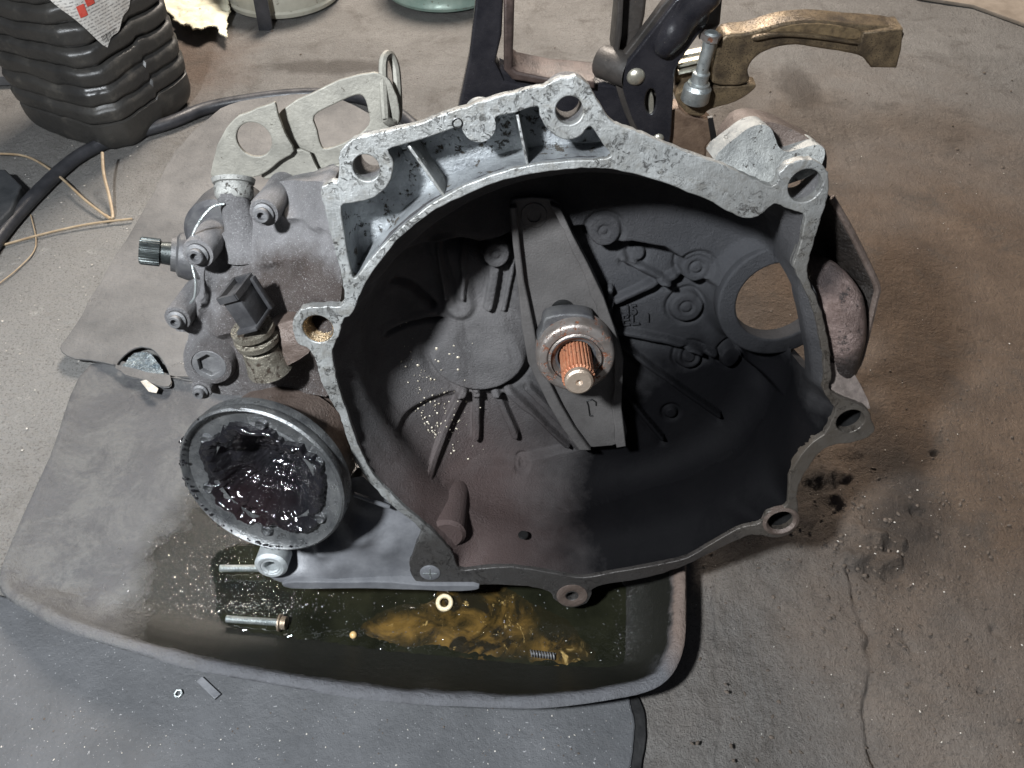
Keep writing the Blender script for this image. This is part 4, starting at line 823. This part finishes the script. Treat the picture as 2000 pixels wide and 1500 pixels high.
screw("loose_bolt", (430, 1110), (506, 1110), .019, .0036, "headless silver bolt lying by the pale eye of the lower casing", False)
screw("loose_bolt", (442, 1209), (545, 1216), .015, .0036, "silver bolt with a rusty flanged head lying in the oily tray", True, simple("rusty_head", (.20, .15, .10), (.36, .30, .24), 90, (.3, .45), .6, .0004))
A = G(1036, 1276, .011); B = G(1085, 1282, .011)
hx = [tuple(np.array(A) * (1 - t) + np.array(B) * t + np.array([0, math.cos(t * 2 * math.pi * 9) * .0028, math.sin(t * 2 * math.pi * 9) * .0028])) for t in np.linspace(0, 1, 110)]
tag(tube("coil_spring", hx, .0007, M_BOLT, None, 6), "small dark coil spring lying in the ochre sludge", "spring")
c = G(868, 1177, .0115); b = FL.r(868, 1177, 17, .0115)
o = thing("washer", "cream coloured ring washer half sunk in the ochre sludge", "washer", loc=c); Mw = Matrix.Rotation(R(14), 4, 'X')
lathe("washer_ring", [(b * .5, -.001), (b * .5, .001), (b * .6, .0018), (b * .9, .0018), (b, .001), (b, -.001)], (0, 0), simple("cream_washer", (.42, .34, .20), (.55, .47, .31), 90, (.25, .4), .1, .0004), o, 30, Mw)
c = G(690, 1240, .010); bm = bmesh.new(); bmesh.ops.create_uvsphere(bm, u_segments=16, v_segments=10, radius=.0036); o = obj("grease_ball", bm, simple("amber_ball", (.5, .33, .13), (.6, .42, .2), 90, (.2, .3), 0, .0003), None); o.location = c
tag(o, "tiny amber ball at the left end of the ochre sludge", "ball")
pl_ = []
for i in range(2900):
    if random.random() < .45: x, y = random.gauss(470, 95), random.gauss(1125, 55)
    elif random.random() < .4: x, y = random.gauss(470, 90), random.gauss(1185, 12)
    elif random.random() < .12: x, y = random.gauss(1212, 9), random.uniform(1150, 1290)
    else: x, y = random.gauss(760, 260), random.uniform(1150, 1320)
    c = G(x, y, .0090)
    if inpoly(np.array([c[0]]), np.array([c[1]]), botS)[0]: pl_.append((*c, random.choice((.0002, .0002, .0003, .0003, .0004, .0007))))
specks("oil_glints", pl_, simple("wet_sparkle", (.35, .35, .34), (.8, .8, .8), 900, (.10, .2), .95, .0002), None)  # bright metal grains added as glints on the wet oil
# ================================================================== BOTTLE
bc = Vector(G(230, 222)); bc.z = 0
bot = thing("plastic_bottle", "big dark ribbed plastic bottle with a torn paper label", "bottle", loc=bc); bot.rotation_euler = (0, 0, R(-22))
k = NT("dark_bottle_plastic")
col = k.mix(k.mr(k.noise(14, 5, .6), .3, .7), (.022, .0215, .021), (.046, .043, .038)); col = k.mix(k.math('MULTIPLY', k.mr(k.noise(30, 6, .7), .56, .70), .4), col, (.13, .115, .095))
M_BOTT = k.done(col, k.mr(k.noise(30, 4), .3, .7, .32, .58), 0, k.bump(k.noise(80, 4, .6), .0012), .6)
HB = .112; NA = 160
def bprof(a):
    """chamfered, softly rounded square"""
    c_, s_ = abs(math.cos(a)), abs(math.sin(a)); p = 5.0
    sq = (c_ ** p + s_ ** p) ** (-1 / p); c4, s4 = abs(math.cos(a + math.pi / 4)), abs(math.sin(a + math.pi / 4)); ch = 1.20 * (c4 ** 9 + s4 ** 9) ** (-1 / 9)
    return HB * min(sq, ch)
def brad(z, a):
    if z < .045: b_ = .80 + .20 * math.sqrt(max(0, 1 - (1 - z / .045) ** 2))
    else: b_ = 1.0
    if z > .055:
        ph = ((z - .055) / .031) % 1.0; b_ += .012 - .060 * math.exp(-((min(ph, 1 - ph)) / .13) ** 2) + .030 * (ph - .4)
    return bprof(a) * b_
bm = bmesh.new(); zs = list(np.linspace(.002, .045, 14)) + list(np.linspace(.049, .40, 125)); rings = []
for z in zs:
    rings.append([bm.verts.new((brad(z, a) * math.cos(a), brad(z, a) * math.sin(a), z + .009 * fbm(np.array([a * 2.0]), np.array([z * 12]), 3, 4)[0])) for a in (2 * math.pi * i / NA for i in range(NA))])
for zf, s_ in ((.43, .8), (.46, .45), (.47, .18), (.50, .17)): rings.append([bm.verts.new((bprof(a) * s_ * math.cos(a), bprof(a) * s_ * math.sin(a), zf)) for a in (2 * math.pi * i / NA for i in range(NA))])
for a, b_ in zip(rings[:-1], rings[1:]):
    for i in range(NA): bm.faces.new((a[i], a[(i + 1) % NA], b_[(i + 1) % NA], b_[i]))
bm.faces.new(rings[0][::-1]); bm.faces.new(rings[-1])
obj("bottle_body", bm, M_BOTT, bot, 40)
# paper label wrapped on the body
k = NT("dirty_paper_label")
col = k.mix(k.mr(k.noise(30, 5, .65), .35, .65), (.50, .47, .43), (.66, .64, .60))
wv = k.t.nodes.new('ShaderNodeTexWave'); wv.bands_direction = 'Z'; wv.inputs['Scale'].default_value = 70; k.link(k.co, wv.inputs[0]); wv.inputs['Distortion'].default_value = .4
txt = k.math('MULTIPLY', k.mr(wv.outputs['Fac'], .55, .7), k.mr(k.noise(260, 2, .6), .42, .52)); col = k.mix(k.math('MULTIPLY', txt, .65), col, (.12, .11, .11))
col = k.mix(k.math('MULTIPLY', k.mr(k.noise(22, 6, .7), .52, .66), .55), col, (.22, .17, .13))
M_LABEL = k.done(col, .7, 0, k.bump(k.noise(80, 3), .001), .3)
def lab_patch(name, a0, a1, z0, z1, off, mat, shape=None, n=40, m=30):
    bm = bmesh.new(); g = []
    for j in range(m + 1):
        row = []
        for i in range(n + 1):
            s, t = i / n, j / m; a = a0 + (a1 - a0) * s; lo, hi = (z0, z1) if shape is None else shape(s)
            z = lo + (hi - lo) * t; rr = bprof(a) * 1.012 + off + .0012 * fbm(np.array([s * 6]), np.array([t * 6]), 2, 3)[0]
            row.append(bm.verts.new((rr * math.cos(a), rr * math.sin(a), z)))
        g.append(row)
    for j in range(m):
        for i in range(n): bm.faces.new((g[j][i], g[j][i + 1], g[j + 1][i + 1], g[j + 1][i]))
    return obj(name, bm, mat, bot, 60)
A0 = R(-59); A1 = R(37)
def labshape(s):
    lo = np.interp(s, (0, .15, .32, .55, .8, .86, 1.0), (.30, .24, .170, .192, .226, .246, .236)) + .003 * math.sin(s * 37)
    return lo, .40
lab = lab_patch("paper_label", A0, A1, 0, 0, .0022, M_LABEL, labshape)
M_RED = simple("red_print", (.55, .06, .04), (.65, .10, .07), 60, (.5, .6)); M_INK = simple("black_print", (.03, .03, .03), (.08, .08, .08), 60, (.5, .6))
for a, z, da, dz in ((-34, .222, 5, .016), (-27, .232, 6, .012), (-18, .240, 9, .014), (24, .244, 7, .008), (30, .254, 6, .010)): lab_patch("printed_block", R(a - da / 2), R(a + da / 2), z, z + dz, .0031, M_RED, None, 6, 4)
for i in range(13): lab_patch("printed_bar", R(-29 + i * 1.05), R(-29 + i * 1.05 + random.choice((.35, .6))), .176 + .0011 * abs(i - 3), .188, .0031, M_INK, None, 1, 2)
# ================================================================== HOSE, STRAW, BACKGROUND BITS
hp = smooth([G(*p, .012) for p in ((-40, 520), (0, 460), (60, 390), (140, 315), (215, 275), (330, 240), (400, 212), (480, 196), (560, 186), (640, 184), (720, 196), (790, 230), (850, 300), (900, 400))], 6, False)
tag(tube("rubber_hose", hp, .0105, M_RUBBER, None, 14), "black rubber hose curving over the floor behind the grey bracket", "hose")
def straw(name, pts, r, label):
    tag(tube(name, smooth([G(*p) for p in pts], 5, False), r, M_TWIG, None, 6), label, "straw", "dry straws on the floor")
straw("dry_straw", ((-20, 300, .006), (50, 305, .008), (110, 340, .012), (165, 390, .010), (215, 428, .006)), .0019, "long tan straw arching over the hose to the forked twig")
straw("dry_straw", ((200, 298, .045), (203, 340, .030), (214, 385, .014), (220, 425, .005), (205, 420, .004)), .0024, "short upright tan straw bent at the foot, below the bottle")
straw("dry_straw", ((-10, 483, .004), (80, 458, .005), (170, 438, .006), (258, 427, .006)), .0017, "thin brown straw lying flat from the left edge to the mat")
straw("dry_straw", ((-10, 560, .004), (40, 520, .004), (70, 480, .004), (60, 420, .004)), .0009, "hair thin dark fibre curling at the left edge of the floor")
M_BLOCK = simple("dark_block", (.03, .033, .035), (.06, .062, .065), 40, (.4, .6), 0, .0008, ((.2, .19, .17), 150, .68))
for ol_, h0, lab_ in (([(-80, 330), (10, 330), (42, 362), (20, 410), (-10, 440), (-80, 470)], .03, "dark plastic block at the left edge beside the hose"),):
    o = prism("plastic_block", [[G(*p, h0)[:2] for p in ol_]], h0, .002, M_BLOCK, None, .003, seg=2); tag(o, lab_, "block")
o = prism("wooden_offcut", [[G(*p, .02)[:2] for p in ((-120, 90), (10, 88), (36, 148), (-120, 155))]], .02, .002, simple("grey_black_board", (.06, .06, .065), (.11, .11, .11), 30, (.5, .7)), None, .002); tag(o, "dark flat board behind the bottle at the left edge", "board")
# bucket, strap, rag, round tin
def vcyl(name, label, cat, c, prof, mat, n=64):
    o_ = thing(name, label, cat, loc=c); lathe("pail_wall" if cat == "pail" else "tin_wall", prof, (0, 0), mat, o_, n); return o_
cb_ = Vector(G(556, -8)); cb_.z = 0
bk = vcyl("plastic_pail", "shallow cream basin standing behind the rag and the black strap", "pail", cb_, [(0, .002), (.115, .002), (.122, .006), (.124, .014), (.120, .018), (.126, .085), (.130, .087), (.130, .092), (.120, .092), (.110, .02), (0, .02)], simple("cream_plastic", (.38, .36, .29), (.50, .48, .40), 20, (.35, .55), 0, .0006, ((.18, .14, .10), 60, .62)))  # bucket built low so that it casts no shade on the rag
SF = Frame((G(517, 58)[0], G(517, 58)[1], 0), (0, -1, 0), (1, 0, 0))
o = prism('strap', [[SF.P(*p)[:2] for p in ((491, -25), (518, -25), (533, 54), (524, 60), (506, 58))]], .004, -.003, M_RUBBER, None, .001, SF.M()); tag(o, 'black flat strap hanging to the floor in front of the cream basin', 'strap')
cb2 = Vector(G(868, -22)); cb2.z = 0
vcyl("round_tin", "pale green round tin standing behind the black frame", "tin", cb2, [(0, .002), (.118, .002), (.128, .006), (.130, .012), (.126, .016), (.124, .03), (.126, .12), (.12, .12), (.118, .03), (0, .03)], simple("pale_green_paint", (.22, .31, .26), (.32, .40, .34), 30, (.35, .5), .2, .0004, ((.18, .13, .09), 90, .62)))
rg_ = [G(*p, .01)[:2] for p in ((285, -80), (308, 5), (335, 40), (360, 64), (398, 76), (424, 66), (446, 84), (446, 55), (456, 30), (446, -10), (460, -80))]
rs = smooth(rg_, 5, jit=.010, freq=45); A = np.array(rs)
Xr, Yr = np.meshgrid(np.arange(A[:, 0].min(), A[:, 0].max(), .003), np.arange(A[:, 1].min(), A[:, 1].max(), .003))
me = grid_mesh("rag", Xr, Yr, (.022 + .014 * fbm(Xr * 16, Yr * 16, 4, 4)) + .006 * fbm(Xr * 60, Yr * 60, 2, 6), inpoly(Xr, Yr, rs))
o = obj("rag", me, simple("cream_rag", (.62, .59, .44), (.75, .72, .58), 50, (.8, .95), 0, .0015, ((.28, .22, .15), 50, .62)), None, 180); sm_ = o.modifiers.new("thick", 'SOLIDIFY'); sm_.thickness = .003; sm_.offset = 1
tag(o, "crumpled cream cotton rag with frayed edge right of the bottle", "rag")
o = prism("cardboard_sheet", [[G(*p, .006)[:2] for p in ((1790, -5), (1900, 12), (2010, 52), (2200, 40), (2200, -140), (1850, -140))]], .009, .002, simple("brown_cardboard", (.17, .14, .11), (.26, .22, .18), 20, (.7, .85), 0, .001), None, .001); tag(o, "flat brown board lying on the floor in the top right corner", "board")
# ================================================================== PEDAL STAND behind the gearbox
YJ = .40
JK = Frame((.16, YJ, 0), (0, -1, 0), (1, 0, 0))
jk = thing("pedal_stand", "black steel stand with a brown metal foot lever behind the gearbox", "pedal stand", JK)
Q = JK.P
def LJ(pts, d=0.0): return [Q(x, y, d)[:2] for x, y in pts]
def toz(px, py, z=0.0): q = Q(px, py); return (q[0], z)
# frame: wide left leg, thin right return, crossbar
leg = LJ([(935, -60), (985, -60), (980, 60), (968, 112), (985, 150), (1040, 162)]) + [(Q(1040, 162)[0], .02), (Q(905, 207)[0], .0)] + LJ([(890, 230), (917, 100)])
prism("frame_leg", [leg], .010, -.012, M_PAINT, jk, .003, seg=3)
prism("frame_edge", [LJ([(984, -60), (1006, -60), (1003, 60), (1000, 118), (1010, 126), (1075, 139), (1160, 146), (1160, 160), (1070, 153), (1000, 142), (984, 122)])], .016, -.03, simple("brown_black_edge", (.035, .025, .022), (.085, .06, .052), 60, (.3, .5), .2, .0006), jk, .003, seg=2)
prism("crossbar", [LJ([(975, 128), (1010, 146), (1160, 158), (1240, 165), (1240, 240), (1160, 260), (1000, 230)])], .006, -.02, M_PAINT, jk, .003)
# right-hand post and pivot tube
prism("rear_post", [LJ([(1212, -60), (1272, -60), (1262, 40), (1246, 110), (1200, 110), (1206, 30)])], -.01, -.04, M_MATTE, jk, .004, seg=2)
prism("rear_post_flange", [LJ([(1206, -60), (1220, -60), (1214, 60), (1206, 112), (1196, 110), (1204, 30)])], .006, -.04, M_MATTE, jk, .002)
a, b = Vector(Q(1182, 122, .0)), Vector(Q(1232, 140, .02)); rT = JK.r(1180, 120, 31)
a = a + (a - b) * .2
lathe("pivot_tube", [(0, 0), (rT * .9, 0), (rT, .003), (rT, (b - a).length)], (0, 0), M_MATTE, jk, 36, along(a, b))
plate = LJ([(1214, 156), (1222, 128), (1240, 105), (1283, 50), (1335, -12), (1385, -12), (1384, 40), (1362, 72), (1330, 118), (1318, 145), (1314, 210), (1308, 282), (1285, 290), (1246, 256), (1222, 195)], .03)
prism("pivot_plate", [smooth(plate, 3), circ(Q(1271, 199, .03)[:2], JK.r(1271, 199, 11, .03), 24, JK.r(1271, 199, 27, .03), .12)], .030, .022, M_PAINT, jk, .0018, seg=2)
prism("pivot_plate", [smooth([(x - .006, y - .004) for x, y in plate], 2)], .016, .004, M_MATTE, jk, .0018)
prism("slot_insert", [circ(Q(1271, 199, .02)[:2], JK.r(1271, 199, 5, .03), 16, JK.r(1271, 199, 24, .03), .12)], .027, .017, M_RIVET, jk, .001)
for px, py, r_ in ((1242, 150, 18), (1286, 271, 11)):
    c = Q(px, py, .03); rr = JK.r(px, py, r_, .03); lathe("rivet", [(0, rr * .55), (rr * .4, rr * .5), (rr * .75, rr * .34), (rr * .95, rr * .12), (rr, 0)], c, M_RIVET, jk, 24, Matrix.Translation((0, 0, .03)))
for px, py, r_, d_ in ((1352, 22, 33, .035), (1303, 82, 34, .030)):
    c = Q(px, py, d_); rr = JK.r(px, py, r_, d_)
    a, b = Vector(Q(1303, 82, .03)), Vector(Q(1360, 8, .035))
rr = JK.r(1330, 40, 33, .03)
bm = tube_bm(bmesh.new(), smooth([tuple(a + (a - b) * .35), tuple(a), tuple((a + b) / 2 + Vector((0, 0, -.004))), tuple(b), tuple(b + (b - a) * .35), tuple(b + (b - a) * .5)], 5, False), [rr * x for x in np.interp(np.linspace(0, 1, 26), (0, .1, .3, .5, .75, .93, 1), (.15, .7, .95, .88, 1.05, .8, .1))], 24)
obj("pressed_bulge", bm, M_PAINT, jk, 60)
prism("back_tongue", [LJ([(1372, -60), (1408, -60), (1400, 30), (1380, 60), (1360, 60)])], .02, .01, M_MATTE, jk, .002)
# lever
lev = [(1391, 142), (1398, 95), (1416, 66), (1465, 60), (1517, 44), (1587, 37), (1657, 43), (1759, 54), (1755, 90), (1746, 127), (1700, 126), (1684, 110), (1650, 100), (1605, 93), (1552, 85), (1507, 92), (1476, 108), (1459, 134), (1462, 156), (1430, 166), (1391, 160)]
lv = prism("foot_lever", [smooth(LJ(lev, .03), 3, jit=.0008, freq=150)], .034, .006, M_BRASS, jk, .003, seg=3)
prism("lever_channel", [smooth(LJ([(1500, 62), (1545, 48), (1600, 45), (1655, 52), (1680, 60), (1672, 76), (1600, 68), (1545, 62)], .034), 3)], .0352, .030, simple("channel_metal", (.10, .07, .04), (.24, .17, .09), 160, (.35, .55), .5, .001), lv, .0008)  # brown metal of the lever's channel strip
prism("lever_ridge", [smooth(LJ([(1470, 68), (1520, 60), (1590, 64), (1670, 78), (1675, 84), (1590, 72), (1520, 68), (1475, 76)], .034), 3)], .039, .030, M_BRASS, lv, .0014)
prism("lever_pad", [LJ([(1682, 58), (1761, 52), (1757, 92), (1748, 128), (1698, 127), (1684, 108), (1672, 98)], .034)], .040, .010, M_BRASS, lv, .002, seg=2)
prism("lever_tongue", [smooth(LJ([(1385, 170), (1468, 165), (1473, 176), (1437, 199), (1388, 214), (1370, 228), (1340, 220), (1318, 190), (1345, 170)], .03), 3, jit=.001)], .030, .012, M_BRASS, jk, .002)
prism("lever_web", [LJ([(1318, 120), (1395, 100), (1395, 170), (1318, 176)], .012)], .012, .002, M_BRASS, jk, .002)
for y_ in (108, 124, 138): prism("lever_spring_leaf", [LJ([(1325, y_), (1372, y_ - 10), (1374, y_ - 4), (1325, y_ + 7)], .02)], .022, .012, M_RIVET, jk, .0008)
prism("lower_bracket", [smooth(LJ([(1312, 212), (1340, 222), (1372, 228), (1390, 240), (1398, 262), (1380, 285), (1372, 330), (1300, 330)], .02), 2)], .022, .0, simple("brown_bracket", (.10, .065, .045), (.19, .13, .09), 50, (.35, .55), .3, .0008), jk, .003)
prism("slotted_tab", [LJ([(1382, 230), (1392, 228), (1400, 268), (1390, 284)], .026)], .028, .022, M_DARK, jk, .001)
a, b = Vector(Q(1356, 196, .036)), Vector(Q(1391, 62, .036)); ln = (b - a).length; u_ = JK.r(1375, 120, 1, .036); mm = along(a, b)
bo = lathe("clamp_pin", [(0, 0), (u_ * 27, 0), (u_ * 29, ln * .02), (u_ * 28, ln * .20), (u_ * 22, ln * .25), (u_ * 22, ln * .27), (u_ * 17, ln * .29), (u_ * 17, ln * .42), (u_ * 12.5, ln * .44), (u_ * 12.5, ln * .88), (u_ * 17, ln * .89), (u_ * 17, ln * .96), (u_ * 10, ln), (0, ln)], (0, 0), M_STEEL, jk, 30, mm)
bm = bmesh.new(); lathe_bm(bm, [(u_ * 12, ln * .9), (u_ * 20, ln * .9), (u_ * 20, ln * .97), (u_ * 12, ln * .98)], (0, 0), 6, mm); bmesh.ops.recalc_face_normals(bm, faces=bm.faces); obj("pin_nut", bm, M_BEAR, bo)
# feet reach the floor behind the gearbox
q = Q(1270, 250)
prism("stand_foot", [[(q[0] - .03, .0), (q[0] + .05, .0), (q[0] + .05, q[1] + .03), (q[0] - .03, q[1] + .03)]], .0, -.03, M_MATTE, jk, .002)
# ================================================================== GRIT ON THE FLOOR
def on_floor(n, fn, r0_, r1_):
    out = []
    for _ in range(n):
        x, y = fn(); c = G(x, y); out.append((c[0], c[1], .0012 if c[1] > -.14 or c[0] > .2 else .0085, random.uniform(r0_, r1_)))
    return out
pl_ = on_floor(130, lambda: (random.uniform(1350, 2000), random.uniform(300, 1500)), .0003, .0010) + on_floor(60, lambda: (random.uniform(0, 1200), random.uniform(1390, 1500)), .0003, .0008) + on_floor(10, lambda: (random.gauss(1700, 70), random.gauss(1060, 90)), .0005, .0018) + on_floor(120, lambda: (random.uniform(0, 300), random.uniform(280, 900)), .0005, .0016)
specks("pale_grit", pl_, M_CHIP, None)
pl_ = on_floor(260, lambda: (random.uniform(1340, 2000), random.uniform(700, 1500)), .0005, .0022) + on_floor(170, lambda: (random.gauss(1690, 80), random.gauss(1080, 90)), .0006, .0026) + on_floor(70, lambda: (random.uniform(0, 1230), random.uniform(1380, 1500)), .0003, .0009) + on_floor(60, lambda: (random.uniform(500, 2000), random.uniform(40, 330)), .001, .003)
specks("dark_crumbs", pl_, M_DIRT, None)
sc_ = [G(*p, .010)[:2] for p in ((384, 1332), (396, 1322), (432, 1356), (420, 1366))]
tag(prism("plastic_sliver", [sc_], .0115, .0083, M_LOWER, None, .0005), "flat grey plastic sliver in front of the tray", "scrap")
c = G(350, 1356, .008); o = thing("small_nut", "tiny metal nut on the grey sheet left of the plastic sliver", "nut", loc=c); prism("nut_ring", [circ((0, 0), .0042, 6), circ((0, 0), .0022, 16)], .0035, 0, M_STEEL, o, .0003)
